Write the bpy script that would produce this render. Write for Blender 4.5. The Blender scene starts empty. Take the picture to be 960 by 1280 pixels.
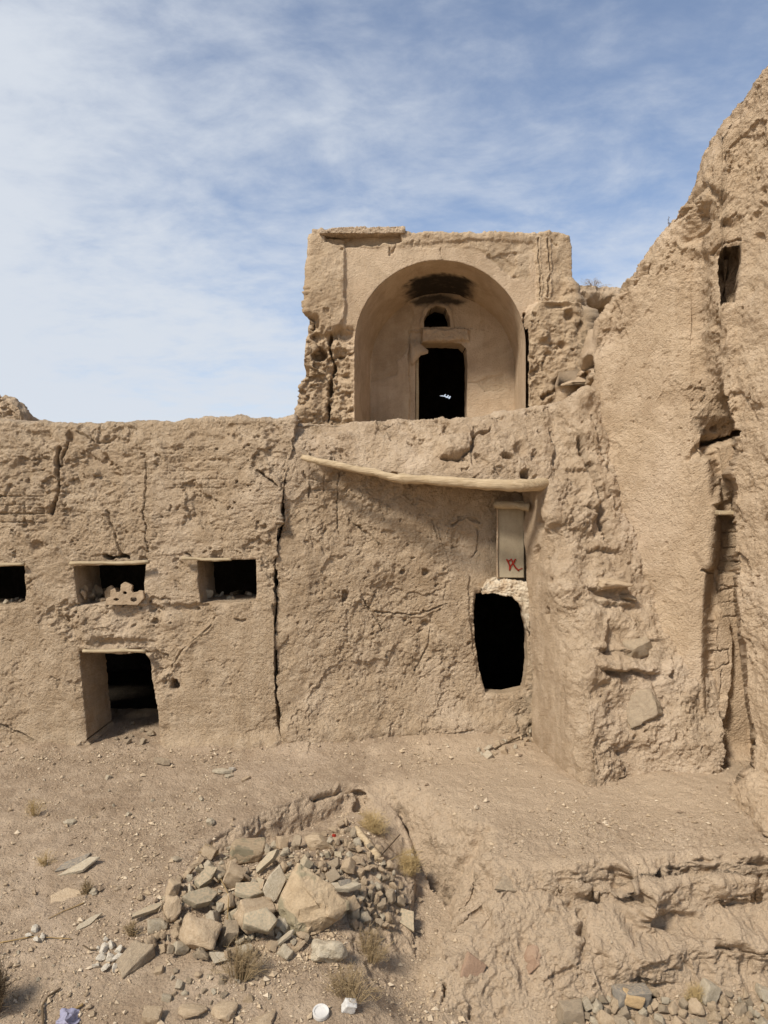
import bpy, bmesh, math, random
import numpy as np
from mathutils import Vector, Matrix

# ------------------------------------------------------------------ basics
F, CX, CY, H = 924.0, 480.0, 640.0, 3.2      # focal length in photo pixels, principal point, eye height
STEP = 1.0                                   # mesh pitch of the walls, in photo pixels
rng = np.random.default_rng(7)
random.seed(7)
scene = bpy.context.scene
COL = scene.collection

def ray(px, py, Y):
    px, py, Y = np.broadcast_arrays(np.asarray(px, float), np.asarray(py, float), np.asarray(Y, float))
    return np.stack([(px - CX) / F * Y, Y, H + (CY - py) / F * Y], -1)

def smooth(e0, e1, x):
    t = np.clip((x - e0) / (e1 - e0 + 1e-12), 0, 1)
    return t * t * (3 - 2 * t)

# ------------------------------------------------------------------ noise
def _h(ix, iy, iz, seed):
    with np.errstate(over='ignore'):
        h = ix.astype(np.uint32) * np.uint32(374761393) + iy.astype(np.uint32) * np.uint32(668265263) \
            + iz.astype(np.uint32) * np.uint32(2147483647) + np.uint32((seed * 974634541 + 12345) & 0xffffffff)
        h = (h ^ (h >> np.uint32(13))) * np.uint32(1274126177)
        h = (h ^ (h >> np.uint32(16))) * np.uint32(2246822519)
        h = h ^ (h >> np.uint32(13))
    return h

def perlin(P, seed=0):
    shp = P.shape[:-1]
    p = P.reshape(-1, 3).astype(np.float32)
    out = np.empty(len(p), np.float32)
    for a in range(0, len(p), 200000):
        q = p[a:a + 200000]
        i = np.floor(q).astype(np.int32)
        f = q - i
        u = f * f * f * (f * (f * 6 - 15) + 10)
        r = np.zeros(len(q), np.float32)
        for dx in (0, 1):
            wx = u[:, 0] if dx else 1 - u[:, 0]
            for dy in (0, 1):
                wy = u[:, 1] if dy else 1 - u[:, 1]
                for dz in (0, 1):
                    wz = u[:, 2] if dz else 1 - u[:, 2]
                    h = _h(i[:, 0] + dx, i[:, 1] + dy, i[:, 2] + dz, seed)
                    g = ((h & np.uint32(1023)).astype(np.float32) / 511.5 - 1) * (f[:, 0] - dx) \
                        + (((h >> np.uint32(10)) & np.uint32(1023)).astype(np.float32) / 511.5 - 1) * (f[:, 1] - dy) \
                        + (((h >> np.uint32(20)) & np.uint32(1023)).astype(np.float32) / 511.5 - 1) * (f[:, 2] - dz)
                    r += wx * wy * wz * g
        out[a:a + 200000] = r
    return out.reshape(shp) * 1.35

def fbm(P, scale, octv=4, gain=0.5, seed=0, ridged=False):
    r, a, tot = 0, 1.0, 0
    for k in range(octv):
        n = perlin(P * (scale * 2.03 ** k) + 17.3 * k, seed + k)
        if ridged:
            n = 1 - 2.2 * np.abs(n)
        r = r + a * n
        tot += a
        a *= gain
    return r / tot

def worley(P, scale, seed=0):
    shp = P.shape[:-1]
    p = (P.reshape(-1, 3) * scale).astype(np.float32)
    o1 = np.empty(len(p), np.float32); o2 = o1.copy(); oc = o1.copy()
    for a in range(0, len(p), 150000):
        q = p[a:a + 150000]
        i = np.floor(q).astype(np.int32)
        f = q - i
        f1 = np.full(len(q), 9, np.float32); f2 = f1.copy(); c = np.zeros(len(q), np.float32)
        for dx in (-1, 0, 1):
            for dy in (-1, 0, 1):
                for dz in (-1, 0, 1):
                    h = _h(i[:, 0] + dx, i[:, 1] + dy, i[:, 2] + dz, seed)
                    d = np.sqrt((dx + (h & np.uint32(1023)) / np.float32(1023) - f[:, 0]) ** 2
                                + (dy + ((h >> np.uint32(10)) & np.uint32(1023)) / np.float32(1023) - f[:, 1]) ** 2
                                + (dz + ((h >> np.uint32(20)) & np.uint32(1023)) / np.float32(1023) - f[:, 2]) ** 2)
                    m = d < f1
                    f2 = np.where(m, f1, np.minimum(f2, d))
                    c = np.where(m, (h >> np.uint32(5) & np.uint32(4095)) / np.float32(4095), c)
                    f1 = np.where(m, d, f1)
        o1[a:a + 150000] = f1; o2[a:a + 150000] = f2; oc[a:a + 150000] = c
    return o1.reshape(shp), o2.reshape(shp), oc.reshape(shp)

def mud(P, big=.03, med=.03, fine=.012, clod=.012, flake=.0, flake_t=.12, pits=.03, pit_amt=.25, seed=0, strata=0.0, plates=0.0):
    """relief of weathered mud render, metres, along the surface normal"""
    Q = P + 0.05 * np.stack([fbm(P, 3, 2, seed=seed + 90), fbm(P, 3, 2, seed=seed + 91), fbm(P, 3, 2, seed=seed + 92)], -1)
    h = big * fbm(P, .9, 3, seed=seed) * 1.6
    rm = np.clip(.7 + 1.5 * fbm(P, 1.25, 3, seed=seed + 5), .22, 1.9)
    h = h + med * fbm(Q, 3.6, 4, .55, seed=seed + 10)
    h = h + rm * fine * (.75 * fbm(Q, 14, 4, .68, seed=seed + 20) + .35 * fbm(Q, 26, 2, seed=seed + 25, ridged=True))
    if clod:
        f1, f2, c = worley(Q * np.array([1, 1, 1.25]) + .03 * fbm(P, 16, 2, seed=seed + 33)[..., None], 15, seed + 30)
        h = h + rm * (clod * .8 * (c - .5) * smooth(0, .3, f2 - f1) + clod * .45 * (.45 - f1))
    if flake:
        n = fbm(Q, 1.7, 5, .6, seed=seed + 40)
        h = h - flake * smooth(flake_t, flake_t + .035, n) - .6 * flake * smooth(flake_t + .12, flake_t + .15, n + .3 * fbm(Q, 6, 3, seed=seed + 45))
    if plates:
        f1, f2, c = worley(Q + .12 * fbm(P, 4, 3, seed=seed + 57)[..., None], 2.6, seed + 55)
        keep = smooth(.45, .55, c + .5 * fbm(P, 1.1, 2, seed=seed + 58))
        h = h - plates * (1 - smooth(0.0, .045, f2 - f1)) * keep + .35 * plates * (c - .5) * smooth(0, .08, f2 - f1)
    if pits:
        pits = pits * smooth(-.12, .25, fbm(P, .9, 3, seed=seed + 65)) * 1.1
        f1, f2, c = worley(Q * np.array([1, 1, 1.1]) + .05 * fbm(P, 11, 2, seed=seed + 66)[..., None], 7.5, seed + 60)
        h = h - pits * (1 - smooth(.1, .27, f1)) * (c < pit_amt)
        f1, f2, c = worley(Q, 19, seed + 70)
        h = h - .5 * pits * (1 - smooth(.12, .3, f1)) * (c < pit_amt)
        f1, f2, c = worley(Q, 36, seed + 75)
        h = h - .010 * (1 - smooth(.15, .38, f1)) * (c < .3) * np.clip(rm, .3, 1.2)
    if strata:
        n = fbm(P * np.array([.35, .35, 1]), 9, 3, .5, seed=seed + 80)
        h = h - strata * smooth(.12, .3, n)
    return h

# ------------------------------------------------------------------ distances in the picture plane
def densify(pts, closed=True, d=1.5, jit=0.0, freq=.12, seed=0):
    pts = [tuple(map(float, p)) for p in pts]
    out = []
    n = len(pts)
    for i in range(n if closed else n - 1):
        a, b = np.array(pts[i]), np.array(pts[(i + 1) % n])
        m = max(1, int(np.hypot(*(b - a)) / d))
        for k in range(m):
            out.append(a + (b - a) * k / m)
    if not closed:
        out.append(np.array(pts[-1]))
    out = np.array(out)
    if jit:
        q = np.concatenate([out * freq, np.full((len(out), 1), seed * 3.7)], 1)
        out = out + jit * np.stack([fbm(q, 1, 3, seed=seed), fbm(q, 1, 3, seed=seed + 50)], -1)
    return out

def seg_dist(X, Y, pts, closed):
    """distance to a polyline, nearest point, inside flag (closed)"""
    q = np.stack([X.ravel(), Y.ravel()], -1)
    A = pts if closed else pts[:-1]
    B = np.roll(pts, -1, 0) if closed else pts[1:]
    D = B - A
    L = (D ** 2).sum(1) + 1e-9
    best = np.full(len(q), 1e9); near = np.zeros_like(q); ins = np.zeros(len(q), bool)
    for a in range(0, len(q), 20000):
        s = q[a:a + 20000]
        t = np.clip(((s[:, None, :] - A[None]) * D[None]).sum(2) / L[None], 0, 1)
        pr = A[None] + t[..., None] * D[None]
        d2 = ((s[:, None, :] - pr) ** 2).sum(2)
        k = d2.argmin(1)
        ar = np.arange(len(s))
        best[a:a + 20000] = np.sqrt(d2[ar, k]); near[a:a + 20000] = pr[ar, k]
        if closed:
            yy = s[:, 1][:, None]
            c = (A[None, :, 1] > yy) != (B[None, :, 1] > yy)
            xi = A[None, :, 0] + (yy - A[None, :, 1]) * D[None, :, 0] / np.where(np.abs(D[None, :, 1]) < 1e-9, 1e-9, D[None, :, 1])
            ins[a:a + 20000] = ((c & (s[:, 0][:, None] < xi)).sum(1) % 2) == 1
    return best.reshape(X.shape), near.reshape(X.shape + (2,)), ins.reshape(X.shape)

class Pix:
    """picture-plane coordinates of a grid, a little warped so that authored outlines come out ragged"""
    def __init__(s, PX, PY, seed=0, warp=2.2):
        q = np.stack([PX * .06, PY * .06, np.full_like(PX, seed * 1.7)], -1)
        s.rawx, s.rawy = PX, PY
        s.x = PX + 2.0 * warp * fbm(q, 1, 3, .6, seed=seed) + 1.5 * fbm(q, 3.6, 3, .6, seed=seed + 11)
        s.y = PY + 2.0 * warp * fbm(q, 1, 3, .6, seed=seed + 33) + 1.5 * fbm(q, 3.6, 3, .6, seed=seed + 44)
        s.w = .8 + 1.5 * fbm(q, 1.3, 3, .6, seed=seed + 66)
    def _box(s, pts, pad):
        p = np.asarray(pts, float)
        return (s.x > p[:, 0].min() - pad) & (s.x < p[:, 0].max() + pad) & (s.y > p[:, 1].min() - pad) & (s.y < p[:, 1].max() + pad)
    def crack(s, pts, w=1.5, depth=.08, lip=0.0, taper=True):
        out = np.zeros_like(s.x)
        m = s._box(pts, 8 * w + 8)
        if not m.any():
            return out
        pp = densify(pts, False, 3)
        d, near, _ = seg_dist(s.x[m], s.y[m], pp, False)
        ww = w * np.clip(s.w[m], .18, 1.8)
        out[m] = -depth * np.clip(s.w[m] * 1.3, .25, 1) * (1 - smooth(.3, 1.15, d / ww)) + lip * np.exp(-((d / ww - 2) ** 2))
        return out
    def poly(s, pts, delta, soft=2.0):
        out = np.zeros_like(s.x)
        m = s._box(pts, soft + 3)
        if not m.any():
            return out
        d, near, ins = seg_dist(s.x[m], s.y[m], densify(pts, True, 4), True)
        out[m] = delta * smooth(-soft, soft, np.where(ins, d, -d))
        return out
    def blob(s, cx, cy, rx, ry, delta, sharp=.5):
        r = np.sqrt(((s.x - cx) / rx) ** 2 + ((s.y - cy) / ry) ** 2)
        return delta * (1 - smooth(1 - sharp, 1 + sharp, r))

# ------------------------------------------------------------------ objects
def tag(o, label=None, cat=None, group=None, kind=None):
    if label: o['label'] = label
    if cat: o['category'] = cat
    if group: o['group'] = group
    if kind: o['kind'] = kind
    return o

def root(name, loc, label, cat, group=None, kind=None):
    o = bpy.data.objects.new(name, None)
    COL.objects.link(o)
    o.location = loc
    o.empty_display_size = .2
    return tag(o, label, cat, group, kind)

def link(o, parent=None):
    COL.objects.link(o)
    if parent is not None:
        o.parent = parent
        o.matrix_parent_inverse = Matrix.Translation(-parent.location)
    return o

def np_mesh(name, V, faces, mat, parent=None, smooth_sh=True, attrs=None):
    """faces: (n,4) or (n,3) arrays, or a list of such arrays"""
    if not isinstance(faces, list):
        faces = [faces]
    faces = [np.asarray(f, np.int32) for f in faces if len(f)]
    me = bpy.data.meshes.new(name)
    V = np.ascontiguousarray(V, np.float32)
    me.vertices.add(len(V))
    me.vertices.foreach_set('co', V.ravel())
    nl = sum(f.size for f in faces)
    me.loops.add(nl)
    me.loops.foreach_set('vertex_index', np.concatenate([f.ravel() for f in faces]))
    tot = np.concatenate([np.full(len(f), f.shape[1], np.int32) for f in faces])
    me.polygons.add(len(tot))
    me.polygons.foreach_set('loop_start', np.concatenate([[0], np.cumsum(tot)[:-1]]).astype(np.int32))
    me.polygons.foreach_set('loop_total', tot)
    me.polygons.foreach_set('use_smooth', np.full(len(tot), smooth_sh))
    for k, v in (attrs or {}).items():
        at = me.attributes.new(k, 'FLOAT', 'POINT')
        at.data.foreach_set('value', np.ascontiguousarray(v, np.float32).ravel())
    me.update(calc_edges=True)
    me.validate()
    me.materials.append(mat)
    return link(bpy.data.objects.new(name, me), parent)

def dense(path, d=.035, far=1.6):
    """close up the steps of an edge path (offset pairs from the rim) so that relief carries on round it"""
    if not len(path): return path
    P = np.array([(0., 0.)] + [tuple(p) for p in path])
    out = []
    for a, b in zip(P, P[1:]):
        L = np.hypot(*(b - a)); st = d if np.hypot(*a) < far else .5
        n = max(1, int(L / st))
        out += [a + (b - a) * k / n for k in range(1, n + 1)]
    return [tuple(p) for p in out]

def patch(name, PX, PY, depth, disp, mat, parent=None, openings=(), back=(), under=(), attrs=None, seed=0, edge_round=.0,
          left=(), right=()):
    """A surface seen over the picture grid PX, PY (rows run bottom to top) at depth(PX, PY); disp moves it along its normal.
    back/under: extra rows (dY, dz) behind the top / bottom edge; left/right: extra columns (dX, dY).
    openings: dicts poly, depth (m), vec, cap"""
    PX, PY = PX.copy(), PY.copy()
    back, under, left, right = dense(back), dense(under), dense(left, .05, .6), dense(right, .05, .6)
    inside = np.zeros(PX.shape, int)
    dop = np.full(PX.shape, 99.0)
    for k, op in enumerate(openings):
        pts = op['pts']
        lo, hi = pts.min(0) - 14, pts.max(0) + 14
        m = (PX > lo[0]) & (PX < hi[0]) & (PY > lo[1]) & (PY < hi[1])
        d, near, ins = seg_dist(PX[m], PY[m], pts, True)
        sn = d < .62 * STEP
        x, y = PX[m], PY[m]
        x[sn] = near[sn][:, 0]; y[sn] = near[sn][:, 1]
        PX[m] = x; PY[m] = y
        t = inside[m]
        t[ins & ~sn] = k + 1
        t[sn] = -(k + 1)
        inside[m] = t
        dd = dop[m]
        dop[m] = np.minimum(dd, d)
    P0 = ray(PX, PY, depth(PX, PY))
    nv, nu = PX.shape
    padl, padr = len(left), len(right)
    def padcols(A, extra):
        return np.concatenate([np.repeat(A[:, :1], padl, 1), A, np.repeat(A[:, -1:], padr, 1)], 1)
    if padl or padr:
        P0 = padcols(P0, 0); PX = padcols(PX, 0); PY = padcols(PY, 0); inside = padcols(inside, 0); dop = padcols(dop, 0)
        for i, (dx, dy) in enumerate(left):
            P0[:, padl - 1 - i, 0] += dx; P0[:, padl - 1 - i, 1] += dy
        for i, (dx, dy) in enumerate(right):
            P0[:, padl + nu + i, 0] += dx; P0[:, padl + nu + i, 1] += dy
        nu = P0.shape[1]
    if len(back):
        ex = np.stack([P0[-1] + np.array([0, dy, dz]) for dy, dz in back])
        P0 = np.concatenate([P0, ex]); n = len(back)
        PX = np.concatenate([PX, np.repeat(PX[-1:], n, 0)]); PY = np.concatenate([PY, np.repeat(PY[-1:], n, 0)])
        inside = np.concatenate([inside, np.zeros((n, nu), int)]); dop = np.concatenate([dop, np.full((n, nu), 99.)])
    if len(under):
        ex = np.stack([P0[0] + np.array([0, dy, dz]) for dy, dz in under[::-1]])
        P0 = np.concatenate([ex, P0]); n = len(under)
        PX = np.concatenate([np.repeat(PX[:1], n, 0), PX]); PY = np.concatenate([np.repeat(PY[:1], n, 0), PY])
        inside = np.concatenate([np.zeros((n, nu), int), inside]); dop = np.concatenate([np.full((n, nu), 99.), dop])
    nv = P0.shape[0]
    du = np.gradient(P0, axis=1); dv = np.gradient(P0, axis=0)
    N = np.cross(du, dv)
    N /= np.linalg.norm(N, axis=-1, keepdims=True) + 1e-9
    for _ in range(3):        # soften the normals a little so that rims do not tear
        N[1:-1, 1:-1] = (N[1:-1, 1:-1] * 2 + N[:-2, 1:-1] + N[2:, 1:-1] + N[1:-1, :-2] + N[1:-1, 2:])
        N /= np.linalg.norm(N, axis=-1, keepdims=True) + 1e-9
    pix = Pix(PX, PY, seed)
    h = disp(P0, pix)
    if edge_round:
        h = h - edge_round * np.exp(-dop / 2.2)
    P = P0 + N * h[..., None]
    at = {k: f(P0, pix) for k, f in (attrs or {}).items()}
    idx = np.arange(nv * nu).reshape(nv, nu)
    q = np.stack([idx[:-1, :-1], idx[:-1, 1:], idx[1:, 1:], idx[1:, :-1]], -1).reshape(-1, 4)
    insf = inside.ravel()[q]
    keep = np.ones(len(q), bool)
    for k in range(len(openings)):
        c = (insf == k + 1).any(1) | (np.abs(insf) == k + 1).all(1)
        keep &= ~c
    q = q[keep]
    V = P.reshape(-1, 3)
    A = {k: v.reshape(-1) for k, v in at.items()}
    faces = [q]
    if len(openings):
        e = np.concatenate([q[:, [0, 1]], q[:, [1, 2]], q[:, [2, 3]], q[:, [3, 0]]])
        key = np.sort(e, 1); code = key[:, 0].astype(np.int64) * (nv * nu) + key[:, 1]
        u, inv, cnt = np.unique(code, return_inverse=True, return_counts=True)
        be = e[cnt[inv] == 1]
        flag = inside.ravel()
        for k, op in enumerate(openings):
            m = (np.abs(flag[be]) == k + 1).all(1)
            ee = be[m]
            if not len(ee):
                continue
            uv = np.unique(ee)
            loc = {v: i for i, v in enumerate(uv)}
            D = op['depth']
            n = max(2, int(D / op.get('pitch', .035)))
            vec = np.array(op.get('vec', (0, 1, 0)), float)
            base = V[uv]
            cen = base.mean(0)
            prev = uv.copy()
            for r in range(1, n + 1):
                t = r / n
                Q = base + vec * D * t
                out = base - cen
                out[:, 1] = 0
                out /= np.linalg.norm(out, axis=1, keepdims=True) + 1e-9
                j = op.get('rough', .02) * fbm(Q, 6, 3, seed=seed + 5) - op.get('flare', 0) * t
                Q = Q + out * j[:, None] * min(1, r / 3)
                new = np.arange(len(V), len(V) + len(uv))
                V = np.concatenate([V, Q])
                for a in A:
                    A[a] = np.concatenate([A[a], A[a][uv] * (op.get('fade', 1) if a != 'soot' else 1)])
                ia = np.array([loc[v] for v in ee[:, 0]]); ib = np.array([loc[v] for v in ee[:, 1]])
                faces.append(np.stack([prev[ib], prev[ia], new[ia], new[ib]], -1))
                prev = new
            if op.get('cap'):
                V = np.concatenate([V, (cen + vec * D)[None]])
                for a in A:
                    A[a] = np.concatenate([A[a], A[a][uv[:1]]])
                faces.append(np.stack([prev[ib], prev[ia], np.full(len(ee), len(V) - 1)], -1))
    return np_mesh(name, V, faces, mat, parent, attrs=A)

def grid(x0, x1, y0, y1, step=None):
    """y0 bottom (large py) to y1 top"""
    step = step or STEP
    px = np.linspace(x0, x1, int(abs(x1 - x0) / step) + 1)
    py = np.linspace(y0, y1, int(abs(y1 - y0) / step) + 1)
    return np.meshgrid(px, py)

def fitted(x0, x1, ybot, ytop, step=None):
    """columns at px, each running from ybot(px) to ytop(px)"""
    step = step or STEP
    px = np.linspace(x0, x1, int(abs(x1 - x0) / step) + 1)
    b, t = ybot(px), ytop(px)
    n = int(np.max(b - t) / step) + 1
    v = np.linspace(0, 1, n)[:, None]
    return np.repeat(px[None], n, 0), b[None] + (t - b)[None] * v

def ip(xs, ys):
    xs, ys = np.array(xs, float), np.array(ys, float)
    return lambda x: np.interp(x, xs, ys)

def tps(ctrl, lam=.02):
    """smooth depth surface through (px, py, Y) points"""
    C = np.array(ctrl, float)
    c = C[:, :2] / 100
    def U(r2):
        return .5 * r2 * np.log(r2 + 1e-9)
    n = len(c)
    K = U(((c[:, None] - c[None]) ** 2).sum(2)) + lam * np.eye(n)
    Pm = np.concatenate([np.ones((n, 1)), c], 1)
    M = np.zeros((n + 3, n + 3)); M[:n, :n] = K; M[:n, n:] = Pm; M[n:, :n] = Pm.T
    w = np.linalg.solve(M, np.concatenate([C[:, 2], np.zeros(3)]))
    def f(px, py):
        q = np.stack([px.ravel(), py.ravel()], -1) / 100
        r = w[n] + q @ w[n + 1:]
        for a in range(0, len(q), 50000):
            s = q[a:a + 50000]
            r[a:a + 50000] += U(((s[:, None] - c[None]) ** 2).sum(2)) @ w[:n]
        return r.reshape(px.shape)
    return f

# ------------------------------------------------------------------ materials
def rgb(r, g, b):
    f = lambda c: ((c / 255) / 12.92 if c / 255 <= .04045 else ((c / 255 + .055) / 1.055) ** 2.4)
    return (f(r), f(g), f(b), 1)

class NT:
    def __init__(s, name):
        s.m = bpy.data.materials.new(name)
        s.m.use_nodes = True
        s.t = s.m.node_tree
        s.b = s.t.nodes['Principled BSDF']
        s.b.inputs['Roughness'].default_value = .95
        s.b.inputs['Specular IOR Level'].default_value = .15
    def n(s, typ, **kw):
        o = s.t.nodes.new(typ)
        for k, v in kw.items():
            if k in o.inputs: o.inputs[k].default_value = v
            else: setattr(o, k, v)
        return o
    def l(s, a, b): s.t.links.new(a, b)
    def mix(s, fac, a, b, mode='MIX'):
        o = s.t.nodes.new('ShaderNodeMix'); o.data_type = 'RGBA'; o.blend_type = mode
        for sock, v in ((o.inputs['Factor'], fac), (o.inputs['A'], a), (o.inputs['B'], b)):
            if isinstance(v, (int, float)): sock.default_value = v
            elif isinstance(v, tuple): sock.default_value = v
            else: s.l(v, sock)
        return o.outputs['Result']
    def rng(s, v, a, b, c=0., d=1.):
        o = s.t.nodes.new('ShaderNodeMapRange'); o.clamp = True
        s.l(v, o.inputs[0])
        for i, x in enumerate((a, b, c, d)): o.inputs[i + 1].default_value = x
        return o.outputs[0]
    def math(s, op, a, b):
        o = s.t.nodes.new('ShaderNodeMath'); o.operation = op
        for i, v in enumerate((a, b)):
            if isinstance(v, (int, float)): o.inputs[i].default_value = v
            else: s.l(v, o.inputs[i])
        return o.outputs[0]
    def noise(s, co, scale, detail=4, rough=.55, dist=0.):
        o = s.n('ShaderNodeTexNoise', Scale=scale, Detail=detail, Roughness=rough, Distortion=dist)
        s.l(co, o.inputs['Vector'])
        return o.outputs['Fac']
    def vor(s, co, scale, feature='F1', out='Distance'):
        o = s.n('ShaderNodeTexVoronoi', Scale=scale); o.feature = feature
        s.l(co, o.inputs['Vector'])
        return o.outputs[out]
    def bump(s, h, strength, dist, prev=None):
        o = s.n('ShaderNodeBump', Strength=strength, Distance=dist)
        s.l(h, o.inputs['Height'])
        if prev is not None: s.l(prev, o.inputs['Normal'])
        return o.outputs['Normal']
    def co(s, kind='Object'):
        return s.n('ShaderNodeTexCoord').outputs[kind]
    def attr(s, name):
        o = s.n('ShaderNodeAttribute'); o.attribute_name = name
        return o.outputs['Fac']
    def scaled(s, co, v):
        o = s.n('ShaderNodeMapping'); o.inputs['Scale'].default_value = v
        s.l(co, o.inputs['Vector'])
        return o.outputs['Vector']

def mud_material(name, base, dark, light, bump1=1.0, bump2=1.0, plaster=None, straw=.5, pebbles=0.0, bare=None):
    t = NT(name); co = t.co()
    c = t.mix(t.rng(t.noise(co, 1.1, 5, .6, .6), .35, .68), dark, base)
    c = t.mix(t.rng(t.noise(co, 4.3, 6, .62), .42, .72, 0, .75), c, light)
    if plaster:
        pm = t.rng(t.math('ADD', t.attr('plaster'), t.math('MULTIPLY', t.math('SUBTRACT', t.noise(co, 9, 5), .5), .5)), .42, .58)
        pc = t.mix(t.rng(t.noise(co, 2.2, 5, .6), .3, .7), plaster[0], plaster[1])
        pc = t.mix(t.rng(t.noise(co, 1.3, 7, .65, .9), .46, .62, 0, .55), pc, dark)
        pc = t.mix(t.rng(t.noise(t.scaled(co, (1, 1, .25)), 5, 4), .5, .75, 0, .5), pc, plaster[2])
        c = t.mix(pm, c, pc)
    st = t.noise(t.scaled(co, (1, 1, .13)), 7, 5, .6)
    c = t.mix(t.rng(st, .52, .7, 0, .4), c, dark)
    c = t.mix(t.rng(st, .44, .3, 0, .35), c, light)
    c = t.mix(t.rng(t.noise(co, .55, 5, .6, .8), .52, .66, 0, .45), c, tuple(x * k for x, k in zip(light[:3], (1.08, 1.1, 1.16))) + (1,))
    # fine speckle: straw and grit in the mud
    c = t.mix(t.rng(t.noise(co, 55, 4, .7), .45, .75, 0, .42), c, light)
    c = t.mix(t.rng(t.noise(co, 31, 5, .7), .3, .47, .5, 0), c, dark)
    if straw:
        v1 = t.n('ShaderNodeMapping'); v1.inputs['Scale'].default_value = (1, 1, 3.2); v1.inputs['Rotation'].default_value = (.5, .9, .3)
        t.l(co, v1.inputs['Vector'])
        c = t.mix(t.rng(t.vor(v1.outputs[0], 42), .05, .17, straw, 0), c, rgb(205, 182, 143))
    if pebbles:
        f = t.vor(co, 38)
        cc = t.n('ShaderNodeTexVoronoi', Scale=38); t.l(co, cc.inputs['Vector'])
        sel = t.rng(t.n('ShaderNodeSeparateColor').outputs[0], 0, 1)
        sp = t.n('ShaderNodeSeparateColor'); t.l(cc.outputs['Color'], sp.inputs[0])
        m = t.math('MULTIPLY', t.rng(cc.outputs['Distance'], .15, .28, 1, 0), t.rng(sp.outputs[0], .72, .8))
        c = t.mix(t.math('MULTIPLY', m, .55 * pebbles), c, t.mix(sp.outputs[1], rgb(150, 132, 110), rgb(196, 178, 150)))
    if bare:
        c = t.mix(t.attr('bare'), c, bare)
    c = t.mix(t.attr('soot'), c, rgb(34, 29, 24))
    t.l(c, t.b.inputs['Base Color'])
    n1 = t.noise(co, 27, 9, .74)
    n2 = t.vor(co, 46)
    n3 = t.noise(co, 95, 4, .7)
    nb = t.bump(n1, .95 * bump1, .05)
    nb = t.bump(t.math('MULTIPLY', n2, -1), .5 * bump2, .016, nb)
    nb = t.bump(n3, .5 * bump2, .010, nb)
    if pebbles:
        nb = t.bump(t.rng(t.vor(co, 38), 0, .3, 1, 0), .4, .012, nb)
    t.l(nb, t.b.inputs['Normal'])
    return t.m

MUD = mud_material('mud_render', rgb(192, 167, 136), rgb(169, 144, 114), rgb(210, 187, 157), 1.15, 1.2)
MUDW = mud_material('rough_mud', rgb(196, 171, 140), rgb(172, 147, 118), rgb(213, 190, 161), 1.05, 1.15)
DAUB = mud_material('smooth_daub', rgb(190, 165, 134), rgb(172, 147, 118), rgb(206, 182, 152), .8, 1.3, straw=.8)
PLAS = mud_material('lime_plaster', rgb(174, 150, 121), rgb(150, 127, 100), rgb(190, 168, 138), .6, .7,
                    plaster=(rgb(183, 158, 129), rgb(195, 172, 144), rgb(166, 143, 117)), straw=.3)
EARTH = mud_material('trodden_earth', rgb(175, 152, 126), rgb(153, 130, 105), rgb(195, 172, 144), .9, 1.3, pebbles=.9, bare=rgb(192, 168, 139))

def stone_material(name, c1, c2, c3, patch_c=None, bump=.8, dust=.5):
    t = NT(name)
    oi = t.n('ShaderNodeObjectInfo')
    add = t.n('ShaderNodeVectorMath'); add.operation = 'MULTIPLY_ADD'
    t.l(oi.outputs['Random'], add.inputs[0]); add.inputs[1].default_value = (37, 61, 23)
    t.l(t.co(), add.inputs[2])
    co = add.outputs[0]
    c = t.mix(oi.outputs['Random'], c1, c2)
    c = t.mix(t.rng(t.noise(co, 9, 5, .6), .4, .7), c, c3)
    c = t.mix(t.rng(t.noise(co, 60, 4, .7), .4, .7, 0, .4), c, rgb(120, 103, 82))
    if patch_c:
        c = t.mix(t.rng(t.noise(co, 3.1, 3, .5), .53, .56), c, patch_c)
    g = t.n('ShaderNodeNewGeometry'); sx = t.n('ShaderNodeSeparateXYZ'); t.l(g.outputs['True Normal'], sx.inputs[0])
    dustm = t.math('MULTIPLY', t.rng(sx.outputs[2], .2, .9), t.rng(t.noise(co, 14, 4), .4, .65, 0, dust))
    c = t.mix(dustm, c, rgb(184, 161, 130))
    t.l(c, t.b.inputs['Base Color'])
    nb = t.bump(t.noise(co, 22, 7, .65), bump, .02)
    nb = t.bump(t.noise(co, 90, 4, .7), .5 * bump, .006, nb)
    t.l(nb, t.b.inputs['Normal'])
    t.b.inputs['Roughness'].default_value = .9
    return t.m

ST_TAN = stone_material('tan_clod', rgb(186, 161, 130), rgb(172, 149, 119), rgb(200, 177, 146))
ST_GREEN = stone_material('greenish_slate', rgb(146, 136, 112), rgb(164, 152, 127), rgb(180, 163, 136), bump=.5, dust=1.0)
ST_PALE = stone_material('pale_stone', rgb(190, 176, 150), rgb(178, 162, 136), rgb(204, 190, 165))
ST_GREY = stone_material('grey_stone', rgb(146, 129, 107), rgb(158, 141, 117), rgb(170, 152, 127))
ST_WHITE = stone_material('white_plaster_lump', rgb(228, 215, 192), rgb(220, 206, 182), rgb(232, 222, 204), dust=.25)
ST_RED = stone_material('reddish_brick', rgb(158, 128, 104), rgb(162, 132, 108), rgb(170, 140, 115), dust=.4)
ST_BOULDER = stone_material('mud_block', rgb(172, 149, 118), rgb(168, 145, 114), rgb(188, 165, 133), patch_c=rgb(140, 128, 102), bump=1.0, dust=.8)
ST_DARK = stone_material('dark_slate', rgb(116, 110, 101), rgb(126, 119, 108), rgb(138, 130, 116), bump=.4, dust=.5)

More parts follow.
